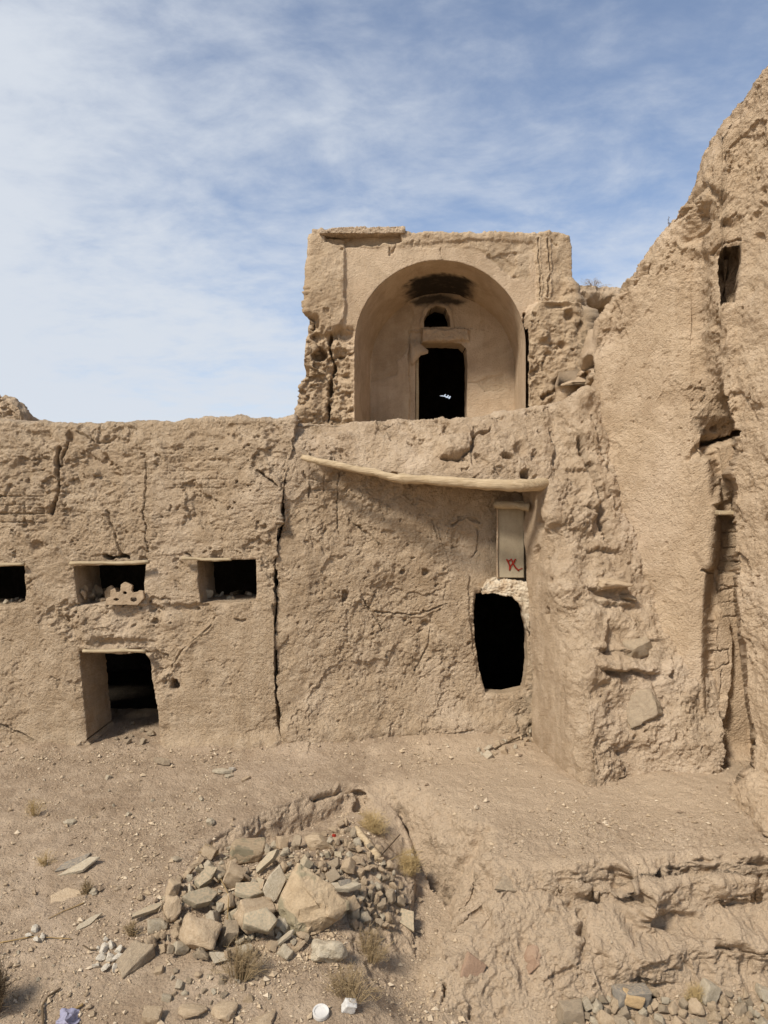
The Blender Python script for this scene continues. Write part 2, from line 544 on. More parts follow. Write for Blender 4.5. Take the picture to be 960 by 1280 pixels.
def wood_material(name, c1, c2, grain=(3, 60, 60)):
    t = NT(name); co = t.co()
    n = t.noise(t.scaled(co, grain), 1.5, 6, .6, .4)
    c = t.mix(t.rng(n, .3, .7), c1, c2)
    c = t.mix(t.rng(t.noise(co, 7, 4), .5, .75, 0, .5), c, rgb(168, 144, 110))
    t.l(c, t.b.inputs['Base Color'])
    t.l(t.bump(n, .6, .02, t.bump(t.noise(co, 30, 4), .4, .01)), t.b.inputs['Normal'])
    t.b.inputs['Roughness'].default_value = .85
    return t.m
WOOD = wood_material('weathered_timber', rgb(200, 178, 144), rgb(150, 128, 98), (2.2, 40, 40))
WOODG = wood_material('grey_board', rgb(186, 168, 136), rgb(150, 130, 102))

def plain(name, c, rough=.8, bump=0, scale=40):
    t = NT(name)
    co = t.co()
    c2 = tuple(x * .78 for x in c[:3]) + (1,)
    t.l(t.mix(t.rng(t.noise(co, scale * .2, 5), .35, .7), c, c2), t.b.inputs['Base Color'])
    t.b.inputs['Roughness'].default_value = rough
    if bump: t.l(t.bump(t.noise(co, scale, 5), bump, .01), t.b.inputs['Normal'])
    return t.m
TWIG = plain('dry_twig', rgb(150, 124, 84)); TWIGD = plain('dark_twig', rgb(96, 80, 60)); STRAW = plain('dry_straw', rgb(186, 160, 112))
SCRUB = plain('dry_scrub', rgb(154, 132, 98))
RED = plain('red_paint', rgb(150, 48, 34)); BLUE = plain('blue_plastic', rgb(38, 70, 120), .4); PURPLE = plain('lilac_plastic', rgb(152, 148, 164), .4)
WHITE = plain('white_litter', rgb(206, 200, 190), .6, .4, 30)
def panel_material():
    t = NT('grey_painted_plaster'); co = t.co()
    c = t.mix(t.rng(t.noise(t.scaled(co, (3, 3, .8)), 3, 5), .3, .7), rgb(170, 156, 130), rgb(152, 137, 112))
    c = t.mix(t.rng(t.noise(co, 40, 4), .5, .8, 0, .3), c, rgb(120, 106, 86))
    t.l(c, t.b.inputs['Base Color'])
    t.l(t.bump(t.noise(co, 30, 5), .25, .01), t.b.inputs['Normal'])
    return t.m
PANEL = panel_material()

# ------------------------------------------------------------------ ground
PIT_BACK = np.array([(-2.1, 7.35), (-1.65, 7.8), (-1.2, 8.3), (-.65, 8.72), (-.30, 8.95), (-.12, 8.85)])
PIT = np.concatenate([PIT_BACK, np.array([(.1, 8.4), (.5, 7.6), (.7, 7.1), (.5, 6.0), (-1.2, 6.0), (-2.1, 6.8)])])
BENCH = np.array([(-.24, 9.05), (-.12, 8.85), (.19, 8.58), (.33, 8.25), (.44, 7.98), (.66, 7.6), (.64, 7.2), (.44, 6.85), (.32, 6.5), (.32, 6.2), (.8, 6.2), (1.3, 6.28),
                  (2.0, 6.38), (3.3, 6.46), (9, 6.6), (9, 14), (-.24, 14)])
CREV = BENCH[1:10]

def zg(X, Y, full=False):
    X, Y = np.asarray(X, float), np.asarray(Y, float)
    z = np.interp(Y, [2, 4, 5, 6, 7, 8, 9.3, 20], [-1.6, -1.15, -.87, -.57, -.3, -.1, 0, 0])
    z = z - .55 * smooth(-.5, .9, X) * smooth(7.3, 6.2, Y)
    q = np.stack([X * .8, Y * .8, X * 0], -1)
    wa = np.where(Y > 7.2, .06, .16)
    wx, wy = X + wa * fbm(q, 1.8, 4, seed=301), Y + wa * fbm(q, 1.8, 4, seed=302)
    T, RT = np.full(X.shape, -1.0), np.zeros(X.shape)
    m = (X > -2.6) & (X < 1.2) & (Y > 5.8) & (Y < 9.4)
    if m.any():
        d, _, ins = seg_dist(wx[m], wy[m], PIT, True)
        db, _, _ = seg_dist(wx[m], wy[m], PIT_BACK, False)
        fade = smooth(-2.1, -1.1, X[m])
        z[m] -= np.where(ins, .30 * smooth(0, .16, db) * np.exp(-np.maximum(db - .2, 0) / .9) * fade * np.clip(d / .15, 0, 1), 0)
    z = z + .26 * np.exp(-((X + .95) / .72) ** 2 - ((Y - 7.0) / .5) ** 2) + .12 * np.exp(-((X + .1) / .35) ** 2 - ((Y - 7.7) / .5) ** 2)
    m = (X > -1.6) & (X < 2.4) & (Y > 5.4) & (Y < 9.6)
    if m.any():
        dc, _, _ = seg_dist(wx[m], wy[m], CREV, False)
        zp = np.interp(Y[m], [5.9, 6.8, 7.2, 7.6, 8.0, 8.6, 8.9], [-1.0, -.9, -.84, -.76, -.6, -.24, -.08])
        g = np.exp(-(dc / np.where(X[m] < .3, .5, .8)) ** 2) * smooth(5.6, 6.2, Y[m])
        z[m] = z[m] + (np.minimum(zp, z[m]) - z[m]) * g
    m = (X > -.8) & (Y > 5.6)
    if m.any():
        d, _, ins = seg_dist(wx[m], wy[m], BENCH, True)
        sd = np.where(ins, d, -d)
        Xm, Ym = X[m], Y[m]
        w = np.where(Ym > 7.25, .44, np.interp(Xm, [.4, 1.0, 1.7, 2.4, 3.2], [1.15, 1.15, .80, .46, .40])) * np.clip(1 + .9 * fbm(np.stack([Xm, Ym, Xm * 0], -1), 1.6, 3, seed=303), .5, 1.6)
        w = np.where((Ym <= 7.25) & (Ym > 6.9), np.interp(Ym, [6.9, 7.25], [.95, .44]), w)
        top = np.interp(Ym, [6, 6.5, 6.8, 7.1, 7.6, 8.6], [-.62, -.43, -.28, -.17, -.07, 0]) + .10 * smooth(2.6, 3.6, Xm) * smooth(6.6, 7.6, Ym)
        s = np.clip(sd / w, 0, 1)
        s = np.where((w < .4) & (Ym < 7), smooth(0, 1, s), 1 - (1 - s) ** 1.9)
        rt = smooth(1.3, 2.0, Xm) * (Ym < 7.2)
        tn = np.clip(sd / w + rt * .34 * fbm(np.stack([Xm * 1.0, Ym * .4, Xm * 0], -1), 1.5, 4, .55, seed=305), 0, 9)
        sp = .46 * smooth(0, .34, np.clip(tn, 0, 1)) + .10 * np.clip(tn, 0, 1) + .44 * smooth(.62, .98, np.clip(tn, 0, 1))
        s = s * (1 - rt) + sp * rt
        T[m] = np.where(rt > 0, tn, sd / w); RT[m] = rt
        top = top + .07 * rt * np.exp(-((sd / w - 1.25) / .5) ** 2)
        z[m] = z[m] + (top - z[m]) * s - .40 * np.exp(-((sd - .01) / .05) ** 2) * smooth(7.45, 7.65, Ym) * smooth(8.75, 8.5, Ym) * (Xm < 1.2) * np.clip(.7 + 1.2 * fbm(np.stack([Xm, Ym, Xm * 0], -1), 4, 2, seed=304), .1, 1.2)
    # earth banked against the foot of the walls
    z = z + .10 * smooth(9.55, 10.1, Y) * smooth(2.2, 1.2, X) * smooth(-1.9, -.9, X) + .05 * smooth(9.6, 10, Y) * (X < -1)
    z = z + .07 * smooth(9.2, 9.9, Y) * fbm(np.stack([X, Y * .4, X * 0], -1), 1.7, 3, seed=311)
    z = z + .02 * fbm(np.stack([X, Y, X * 0], -1), 1.3, 3, seed=310)
    return (z, T, RT) if full else z

def build_ground():
    px = np.concatenate([np.linspace(-420, -40, 120)[:-1], np.arange(-40, 1000, 1.25), np.linspace(1000, 1400, 130)[1:]])
    Yf = 1 / np.linspace(1 / 3.1, 1 / 11.9, 900)
    NR = 480
    PXg, Yg = np.meshgrid(px, Yf)
    Xg = (PXg - CX) / F * Yg
    Zg = zg(Xg, Yg)
    py = CY + (H - Zg) / Yg * F
    dpy = np.diff(py, axis=0); dY = np.diff(Yg, axis=0)
    dz = np.diff(Zg, axis=0)
    vis = np.clip((1330 - py[1:]) / 40, .12, 1) * np.where(Yg[1:] > 10.6, .25, 1)
    ds = (np.sqrt(dpy ** 2 + (.35 * dz / Yg[1:] * F) ** 2) + .05 * np.abs(dY / Yg[1:] * F)) * vis
    s = np.concatenate([np.zeros((1, len(px))), np.cumsum(ds, 0)])
    s = .5 * s / s[-1] + .5 * (s / s[-1]).mean(1, keepdims=True)
    t = np.linspace(0, 1, NR)
    Yn = np.stack([np.interp(t, s[:, j], Yf) for j in range(len(px))], 1)
    PXn = np.repeat(px[None], NR, 0)
    Xn = (PXn - CX) / F * Yn
    Zn, Tn, RTn = zg(Xn, Yn, True)
    P0 = np.stack([Xn, Yn, Zn], -1)
    du = np.gradient(P0, axis=1); dv = np.gradient(P0, axis=0)
    N = np.cross(du, dv); N /= np.linalg.norm(N, axis=-1, keepdims=True) + 1e-9
    for _ in range(4):
        N[1:-1, 1:-1] = N[1:-1, 1:-1] * 2 + N[:-2, 1:-1] + N[2:, 1:-1] + N[1:-1, :-2] + N[1:-1, 2:]
        N /= np.linalg.norm(N, axis=-1, keepdims=True) + 1e-9
    steep = smooth(.985, .70, N[..., 2])
    face = steep * smooth(.0, .35, Xn)
    pyn = CY + (H - Zn) / Yn * F
    pix = Pix(PXn, pyn, 77, 3)
    h = .035 * fbm(P0, 2.2, 4, seed=400) + .024 * fbm(P0, 8, 4, .6, seed=410) + .006 * fbm(P0, 30, 3, .6, seed=420)
    f1, f2, c = worley(P0, 24, 430)
    h = h + .012 * (c > .75) * np.clip(.4 - f1, 0, 1)
    f1, f2, c = worley(P0, 10, 431)
    h = h + .03 * (c > .88) * np.clip(.35 - f1, 0, 1) * 2
    # scarps: gullies, ledges and lumps
    R = mud(P0, big=.10, med=.085, fine=.024, clod=.026, flake=.025, flake_t=.1, pits=.05, pit_amt=.2, seed=440)
    G = -.07 * smooth(.0, .4, fbm(P0 * np.array([1, 1, .22]), 4.5, 4, seed=450))
    right = smooth(1.3, 2.0, Xn)
    S = -.10 * right * smooth(.05, .3, fbm(P0 * np.array([.5, .5, 1.6]), 3.0, 4, .55, seed=460))
    f1, f2, c = worley(P0 + .04 * fbm(P0, 9, 2, seed=455)[..., None], 16, 456)
    h = h + steep * R * .9 + face * (G + S) + face * (.020 * (c - .4) * smooth(0, .3, f2 - f1) + .016 * fbm(P0, 24, 3, .65, seed=457))
    # undercut ledges of the bench at the right
    h = h + pix.crack([(690, 1222), (722, 1208), (736, 1170), (726, 1140)], 6, .05)
    h = h + pix.crack([(556, 1230), (552, 1250)], 3, .1)
    h = h + pix.crack([(395, 1000), (430, 985), (450, 990), (448, 1012)], 6, .10)
    h = h + pix.blob(728, 1158, 6, 5, -.1)
    # crumbled band across the bench top
    crumb = np.exp(-((pyn - 1045 - 18 * fbm(P0, 1, 2, seed=470)) / 26) ** 2) * smooth(.7, 1.4, Xn)
    f1, f2, c = worley(P0, 20, 480)
    h = h + crumb * (.02 * (c - .3) * smooth(0, .3, f2 - f1) + .02 * fbm(P0, 14, 3, seed=481))
    P = P0 + N * h[..., None]
    # lips of the bank hang over the hollows beneath them
    g = lambda c, w: np.exp(-((Tn - c) / w) ** 2)
    ln = np.clip(.6 + 2.0 * fbm(P0 * np.array([1, .6, .7]), 1.9, 4, .6, seed=495), -.2, 1.7)
    P[..., 1] += RTn * ln * (-.15 * g(.95, .16) + .09 * g(.60, .13) - .11 * g(.34, .12) + .06 * g(.08, .1)) * (Tn > -.3)
    idx = np.arange(P.shape[0] * P.shape[1]).reshape(P.shape[:2])
    q = np.stack([idx[:-1, :-1], idx[:-1, 1:], idx[1:, 1:], idx[1:, :-1]], -1).reshape(-1, 4)
    bare = np.clip(smooth(-.2, .6, Xn - .2 * fbm(P0, 1, 3, seed=490)) * (1 - .6 * crumb) + steep, 0, 1) * .85
    o = np_mesh('ground', P.reshape(-1, 3), q, EARTH, attrs={'bare': bare, 'soot': np.zeros(P.shape[:2])})
    tag(o, kind='structure')
    return o, P, N, pyn, steep
ground, GP, GN, GPY, GST = build_ground()

def far_plain():
    n = 60
    a = np.linspace(-1, 1, n)
    xs = np.sign(a) * np.abs(a) ** 3 * 900
    X, Y = np.meshgrid(xs, xs + 6)
    Z = -2.2 + .12 * fbm(np.stack([X, Y, X * 0], -1), .05, 3, seed=5) * np.clip(np.hypot(X, Y) / 30, 0, 1)
    V = np.stack([X, Y, Z], -1)
    idx = np.arange(n * n).reshape(n, n)
    q = np.stack([idx[:-1, :-1], idx[:-1, 1:], idx[1:, 1:], idx[1:, :-1]], -1).reshape(-1, 4)
    tag(np_mesh('terrain', V.reshape(-1, 3), q, EARTH), kind='structure')
far_plain()

# ------------------------------------------------------------------ small builders
def room(name, x0, x1, y0, y1, z0, z1, mat, parent, hole=None):
    """inside of a dark room, open to the front where the wall stands"""
    m = 8
    V, Fq = [], []
    def sheet(a, b, c, n1=10, n2=10, skip=None):
        a, b, c = map(np.array, (a, b, c))
        s0 = len(V)
        for i in range(n1 + 1):
            for j in range(n2 + 1):
                p = a + (b - a) * i / n1 + (c - a) * j / n2
                V.append(p + .04 * np.array([perlin(p[None] * 1.7, 3)[0], perlin(p[None] * 1.7, 4)[0], perlin(p[None] * 1.7, 5)[0]]))
        for i in range(n1):
            for j in range(n2):
                if skip and skip(i, j): continue
                k = s0 + i * (n2 + 1) + j
                Fq.append((k, k + 1, k + n2 + 2, k + n2 + 1))
    sheet((x0, y0, z0), (x1, y0, z0), (x0, y1, z0))
    sheet((x0, y0, z1), (x1, y0, z1), (x0, y1, z1))
    sheet((x0, y0, z0), (x0, y1, z0), (x0, y0, z1))
    sheet((x1, y0, z0), (x1, y1, z0), (x1, y0, z1))
    if hole is None:
        sheet((x0, y1, z0), (x1, y1, z0), (x0, y1, z1))
    return np_mesh(name, np.array(V), np.array(Fq), mat, parent)

def tube(pts, radii, sides=8, rough=0.0, seed=0, flat=1.0, jag=0):
    """vertices, faces of a swept round bar with closed ends"""
    pts = [np.array(p, float) for p in pts]
    V, Q = [], []
    n = len(pts)
    for i, p in enumerate(pts):
        d = pts[min(i + 1, n - 1)] - pts[max(i - 1, 0)]
        d /= np.linalg.norm(d) + 1e-9
        a = np.cross(d, (0, 0, 1) if abs(d[2]) < .9 else (1, 0, 0)); a /= np.linalg.norm(a)
        b = np.cross(a, d)
        for k in range(sides):
            th = 2 * math.pi * k / sides
            V.append(p + radii[i] * (math.cos(th) * a * flat + math.sin(th) * b))
    V = np.array(V)
    if rough:
        q = V * 9
        V = V + rough * np.stack([fbm(q, 1, 3, seed=seed), fbm(q, 1, 3, seed=seed + 1), fbm(q, 1, 3, seed=seed + 2)], -1)
    for i in range(n - 1):
        for k in range(sides):
            Q.append((i * sides + k, i * sides + (k + 1) % sides, (i + 1) * sides + (k + 1) % sides, (i + 1) * sides + k))
    c0, c1 = len(V), len(V) + 1
    V = np.concatenate([V, [pts[0], pts[-1]]])
    T = [(c0, (k + 1) % sides, k) for k in range(sides)] + [(c1, (n - 1) * sides + k, (n - 1) * sides + (k + 1) % sides) for k in range(sides)]
    return V, np.array(Q), np.array(T)

def bar(name, pts, radii, mat, parent=None, **kw):
    V, Q, T = tube(pts, radii, **kw)
    return np_mesh(name, V, [Q, T], mat, parent)

def resample(pts, n):
    pts = np.array(pts, float)
    d = np.concatenate([[0], np.cumsum(np.linalg.norm(np.diff(pts, axis=0), axis=1))])
    t = np.linspace(0, d[-1], n)
    return np.stack([np.interp(t, d, pts[:, k]) for k in range(pts.shape[1])], 1)

def board(name, c, sx, sy, sz, mat, parent=None, rot=(0, 0, 0), rough=.006, seed=0, nx=14):
    """a worn plank: a subdivided box with rounded, uneven edges"""
    bm = bmesh.new()
    bmesh.ops.create_cube(bm, size=1)
    bmesh.ops.scale(bm, verts=bm.verts, vec=(sx, sy, sz))
    bmesh.ops.bevel(bm, geom=list(bm.edges), offset=min(sx, sy, sz) * .18, segments=1, affect='EDGES')
    ax = 0 if sx >= sz else 2
    L = (sx, sy, sz)[ax]
    for i in range(1, nx):
        co = [0, 0, 0]; co[ax] = -L / 2 + L * i / nx
        no = [0, 0, 0]; no[ax] = 1
        bmesh.ops.bisect_plane(bm, geom=list(bm.verts) + list(bm.edges) + list(bm.faces), plane_co=co, plane_no=no)
    from mathutils import Euler
    R = Euler(rot).to_matrix()
    co = np.array([tuple(R @ v.co) for v in bm.verts]) + np.array(c)
    j = np.stack([fbm(co, 6, 3, seed=seed + k) for k in range(3)], -1) * rough * 2
    for v, p, d in zip(bm.verts, co, j):
        v.co = p + d
    me = bpy.data.meshes.new(name)
    bm.to_mesh(me); bm.free()
    me.materials.append(mat)
    return link(bpy.data.objects.new(name, me), parent)

ROOM = mud_material('room_shade_mud', rgb(62, 54, 44), rgb(45, 39, 32), rgb(80, 70, 57), .8, .8)  # mud colour darkened to deepen the shade inside the rooms
zero = lambda P, p: np.zeros(P.shape[:-1])

# ------------------------------------------------------------------ the long wall with the low door and three openings (left)
wall_a = root('mud_wall', (-3.5, 10, 0), 'long crumbling mud wall with low dark doorway and three square openings', 'wall', None, 'thing')

def poly_op(pts, depth, jit=1.2, seed=0, **kw):
    d = dict(pts=densify(pts, True, 1.2, jit, .1, seed), depth=depth, **kw)
    return d

DOOR_A = poly_op([(99, 814), (112, 812), (130, 816), (152, 818), (178, 815), (186, 826), (190, 850), (196, 885), (202, 944), (160, 948), (118, 947), (108, 924), (103, 870)], .9, 1.4, 1, flare=.0, rough=.03)
WIN_2 = poly_op([(91, 708), (140, 706), (181, 705), (180, 738), (178, 745), (150, 752), (120, 756), (96, 757), (93, 730)], .9, 1.2, 2, rough=.025)
WIN_3 = poly_op([(246, 701), (285, 700), (320, 699), (321, 742), (318, 752), (280, 754), (250, 754), (247, 730)], .95, .8, 3, rough=.02)
WIN_1 = poly_op([(-60, 708), (-10, 708), (31, 707), (32, 750), (20, 757), (-30, 758), (-60, 758)], .9, .8, 4, rough=.02)

topA = ip([-200, 0, 45, 85, 100, 118, 150, 200, 260, 300, 335, 352], [536, 530, 530, 533, 535, 533, 531, 529, 527, 526, 526, 524])

def depth_A(px, py):
    z = H + (CY - py) / F * 10
    return 10.0 + .03 * np.sin(px * .013) + .02 * z - .06 * smooth(910, 945, py) + .10 * smooth(560, 526, py)

def disp_A(P, p):
    rough = np.clip(.72 + .35 * smooth(745, 690, p.y) + p.poly([(80, 752), (150, 745), (275, 755), (272, 785), (230, 835), (205, 860), (190, 815), (100, 808), (75, 790)], .9, 8)
                    + p.poly([(60, 560), (345, 545), (345, 650), (60, 660)], .25, 20) + p.poly([(-120, 540), (62, 548), (58, 680), (-120, 680)], .35, 10)
                    - p.poly([(212, 860), (235, 815), (285, 775), (343, 770), (345, 935), (215, 935)], .33, 8)
                    - p.poly([(-120, 775), (58, 780), (66, 925), (-120, 930)], .3, 8), .12, 1.8)
    h = mud(P, big=.05, med=.055, fine=.022, clod=.022, flake=.032, flake_t=.12, pits=.045, pit_amt=.26, seed=11, strata=.012) * rough
    h += mud(P, big=0, med=0, fine=.006, clod=.004, pits=.012, pit_amt=.3, seed=14)
    # soft runs of washed mud
    h += .014 * fbm(P * np.array([1, 1, .18]), 7, 3, seed=15) * smooth(2.2, 1.0, P[..., 2])
    # render lost above the door, its broken rim rising to the right
    h += p.poly([(86, 757), (140, 752), (200, 756), (262, 756), (270, 772), (240, 800), (215, 835), (196, 850), (188, 818), (150, 812), (100, 806), (82, 785)], -.05, 2.5)
    h += p.blob(112, 785, 14, 22, .07, .5) + p.blob(140, 790, 13, 18, .06, .5) + p.blob(165, 795, 12, 12, .05, .5) + p.blob(96, 770, 10, 14, .05) + p.blob(215, 775, 18, 10, .04)
    h += p.blob(147, 803, 40, 5, -.05, .6)
    # old mudbrick courses showing at the upper left
    bx = np.abs(((P[..., 0] * 4.2 + .5 * np.floor(P[..., 2] * 8.5)) % 1) - .5); bz = np.abs(((P[..., 2] * 8.5) % 1) - .5)
    br = smooth(.40, .47, np.maximum(bx, bz) + .06 * fbm(P, 9, 2, seed=16))
    h -= .03 * br * p.poly([(-120, 610), (55, 612), (58, 655), (-120, 660)], 1, 8)
    h -= .018 * br * p.poly([(205, 560), (340, 560), (340, 690), (190, 690)], 1, 25) * smooth(-.1, .25, fbm(P, 1.2, 2, seed=19))
    # cracks
    h += p.crack([(74, 560), (70, 585), (74, 605), (72, 625), (64, 642)], 3.0, .22, .01)
    h += p.crack([(86, 548), (80, 565), (75, 585)], 1.6, .1) + p.crack([(96, 540), (120, 552), (150, 545)], 1.6, .05, .01) + .07 * fbm(P, 3.5, 4, .6, seed=17) * smooth(40, 0, p.rawy - topA(p.rawx))
    h += p.crack([(181, 570), (182, 610), (180, 640), (184, 690)], 1.1, .06) + p.crack([(35, 940), (60, 944), (80, 940)], 1.6, .09)
    h += p.crack([(0, 905), (20, 915), (42, 925)], 1.3, .05, .01) + p.crack([(204, 855), (225, 815), (262, 785), (272, 760)], 1.2, .02, .012)
    h += p.crack([(325, 590), (338, 600), (347, 607)], 1.8, .1) + p.crack([(135, 640), (142, 665), (150, 690)], 2, .06) + p.poly([(200, 548), (216, 560), (244, 541), (280, 545), (270, 575), (210, 580)], -.025, 1.5)
    h += p.crack([(232, 690), (240, 697), (246, 700)], 1.2, .06)
    h += p.crack([(130, 696), (142, 699), (150, 695), (160, 696)], 3.2, .25) + p.blob(217, 856, 5.5, 6.5, -.25, .25) + p.blob(217, 856, 10, 11, -.02, .6)
    h += p.blob(194, 777, 4, 3, -.08, .3) + p.blob(301, 775, 7, 2, -.05, .4) + p.blob(48, 683, 8, 5, -.07) + p.blob(88, 545, 4, 6, -.1, .4) + p.blob(37, 720, 10, 3, .02)
    h += p.poly([(335, 930), (350, 925), (352, 945), (330, 948)], .05, 4)
    h += p.poly([(60, 936), (100, 930), (104, 948), (55, 950)], .05, 5) + p.poly([(205, 930), (345, 918), (352, 950), (205, 950)], .04, 8)
    h += p.blob(352, 650, 6, 6, .07, .5)
    return h

xg = ip([520, 575, 600, 640, 700, 800, 870, 925, 980], [362, 360, 356, 351, 345, 343, 346, 350.5, 351])
gap = ip([560, 592, 604, 640, 700, 800, 890, 918, 930], [-6, -5, 1.0, 1.5, .9, .8, .6, .3, -5])
PXa, PYa = fitted(-190, 350.5, lambda x: np.full_like(x, 975.), topA)
PXa = PXa + (xg(PYa) - gap(PYa) + .8 * fbm(np.stack([PYa * .15, PYa * 0, PYa * 0], -1), 1, 3) - 350.5) * smooth(280, 350.5, PXa)
BACKA = [(.05, .035), (.12, .05), (.22, .06), (.4, .06), (.7, .05), (1.2, .03), (2.5, .0), (5.5, -.05)]
patch('wall', PXa, PYa, depth_A, disp_A, MUD, wall_a, [DOOR_A, WIN_1, WIN_2, WIN_3], back=BACKA, edge_round=.022, seed=3,
      attrs={'soot': zero}, right=[(0, .05), (0, .2), (0, .8)])
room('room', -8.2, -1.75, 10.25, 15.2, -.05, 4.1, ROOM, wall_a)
# thin timber lintels
def lintel(name, a, b, r, parent, mat=WOODG, seed=0, flat=1.6):
    A, B = ray(*a)[None][0], ray(*b)[None][0]
    pts = [A + (B - A) * t + np.array([0, 0, .008 * math.sin(5 * t + seed)]) for t in np.linspace(0, 1, 16)]
    return bar(name, pts, [r * (1 + .12 * math.sin(9 * t + seed)) for t in np.linspace(0, 1, 16)], mat, parent, sides=8, rough=.012, seed=seed, flat=flat)
lintel('lintel', (88, 705, 9.97), (186, 702, 9.97), .026, wall_a, seed=1)
lintel('lintel', (228, 698, 9.98), (289, 699.5, 9.98), .022, wall_a, seed=2)
lintel('lintel', (-60, 706, 9.98), (30, 706, 9.98), .024, wall_a, seed=3)
lintel('lintel', (104, 813, 9.97), (182, 814.5, 9.97), .026, wall_a, seed=4)
# ------------------------------------------------------------------ the recessed wall under the slanting beam (middle)
wall_b = root('mud_wall', (.3, 10.3, 0), 'cracked recessed mud wall under a slanting timber beam, tall black doorway at one end', 'wall', None, 'thing')
YB = ip([340, 352, 385, 420, 500, 560, 600, 640, 700], [10.03, 10.02, 10.06, 10.17, 10.36, 10.47, 10.54, 10.58, 10.6])
def depth_B(px, py):
    return YB(px) - .10 * smooth(840, 930, py) + .02 * (H + (CY - py) / F * 10) + .1 * smooth(560, 528, py)
DOOR_B = poly_op([(595, 742), (612, 740), (630, 741), (648, 746), (655, 763), (659, 790), (660, 828), (656, 862), (630, 867), (607, 866), (600, 838), (594, 800), (593, 765)], .32, .8, 6, rough=.02, flare=-.02)
def disp_B(P, p):
    h = mud(P, big=.06, med=.055, fine=.02, clod=.02, flake=.022, flake_t=.1, pits=.04, pit_amt=.24, seed=31, plates=.010)
    sm = p.poly([(585, 640), (622, 640), (622, 730), (595, 745), (560, 745)], .5, 12)
    h = h * (1 - sm)
    h += p.crack([(423, 592), (421, 640), (424, 670)], 1.1, 0.036) + p.crack([(436, 650), (452, 660), (475, 682)], 1.3, 0.036, .01)
    h += p.crack([(540, 650), (546, 672)], 1.1, 0.036) + p.crack([(565, 655), (585, 647), (600, 652)], 1.8, 0.042, .015) + p.crack([(598, 660), (597, 690), (590, 697)], 1, 0.030)
    h += p.crack([(455, 750), (470, 770), (478, 790)], 1.5, 0.042, .01) + p.crack([(470, 765), (520, 770), (560, 755)], 1.4, 0.030, .015) + p.crack([(520, 840), (535, 810), (540, 770)], 1.6, 0.030)
    h += p.crack([(380, 590), (388, 610), (386, 622)], 1.6, 0.042) + p.crack([(386, 600), (420, 601)], .9, 0.018) + p.crack([(388, 612), (422, 613)], .9, 0.018) + p.crack([(405, 592), (406, 616)], .9, 0.018)
    h += p.crack([(545, 650), (560, 700), (555, 760)], 1, 0.018) + p.crack([(455, 930), (520, 925), (590, 912)], 1.4, 0.030)
    h += p.blob(520, 825, 20, 30, -.05, .7) + p.blob(432, 745, 4, 6, -.1, .4) + p.blob(532, 715, 4, 4, -.09, .4) + p.blob(504, 715, 3, 3, -.08, .4) + p.blob(533, 780, 4, 4, -.08)
    h += p.blob(540, 800, 10, 14, .05) + p.blob(515, 808, 8, 12, .05) + p.blob(440, 800, 30, 30, .03, .8) + p.blob(480, 690, 50, 40, .03, .8)
    h += p.poly([(352, 900), (420, 912), (520, 905), (600, 895), (660, 900), (660, 960), (352, 960)], .06, 8)
    # old joist sockets and shadowed break line right under the beam
    h += p.crack([(588, 720), (588, 760), (592, 800), (598, 845)], 3, .03)
    return h
PXb, PYb = fitted(351.5, 690, lambda x: np.full_like(x, 970.), ip([350, 380, 440, 560, 640, 700], [526, 529, 534, 540, 545, 545]))
PXb = PXb + (xg(PYb) + gap(PYb) + .8 * fbm(np.stack([PYb * .15, PYb * 0, PYb * 0], -1), 1, 3, seed=3) - 351.5) * smooth(430, 351.5, PXb)
patch('wall', PXb, PYb, depth_B, disp_B, MUD, wall_b, [DOOR_B], back=[(.1, .02), (.3, .03), (.6, .02), (1.2, 0)], left=[(0.02, .05), (.02, .2), (.02, .7)],
      edge_round=.04, seed=8, attrs={'soot': zero})
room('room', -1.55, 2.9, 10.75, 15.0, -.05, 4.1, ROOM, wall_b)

# earth terrace edge above the beam
beam_y = ip([372, 385, 440, 500, 560, 620, 690], [572, 574, 586, 597, 600, 604, 605])
topU = ip([365, 420, 450, 520, 590, 625, 660, 700, 720], [529, 530, 530, 525, 523, 518, 512, 503, 498])
YU = ip([366, 380, 400, 450, 520, 600, 640, 680, 720], [10.3, 10.12, 9.98, 9.93, 9.88, 9.82, 9.80, 9.9, 10.25])
def depth_U(px, py):
    t = np.clip((beam_y(px) - py) / (beam_y(px) - topU(px)), 0, 1)
    return YU(px) + .34 * t ** 1.6 + .25 * smooth(560, 680, px) * t
def disp_U(P, p):
    h = mud(P, big=.06, med=.075, fine=.024, clod=.025, flake=.04, flake_t=.12, pits=.05, pit_amt=.3, seed=51)
    h += p.blob(569, 556, 16, 12, .10, .5) + p.blob(560, 566, 14, 6, .06) + p.crack([(552, 572), (572, 574), (588, 562), (592, 545), (612, 538)], 3, .12)
    h += p.blob(634, 571, 7, 3.2, -.2, .3) + p.blob(657, 594, 5.5, 5.5, -.25, .3) + p.blob(650, 562, 7, 8, -.08) + p.blob(430, 545, 10, 5, .05)
    h += p.crack([(365, 560), (372, 545), (368, 530)], 1.5, .06) + p.crack([(690, 540), (697, 560), (692, 580)], 3, .1) + p.blob(600, 585, 30, 10, .03, .7)
    return h
PXu, PYu = fitted(368, 715, lambda x: beam_y(x) - 4, topU)
patch('terrace_edge', PXu, PYu, depth_U, disp_U, MUDW, wall_b, back=[(.1, .015), (.25, .02), (.5, .03), (.9, .03), (1.5, .02), (2.5, .0), (4.0, 0)],
      under=[(.06, -.02), (.2, -.02), (.5, 0), (.9, 0)], seed=9, attrs={'soot': zero})
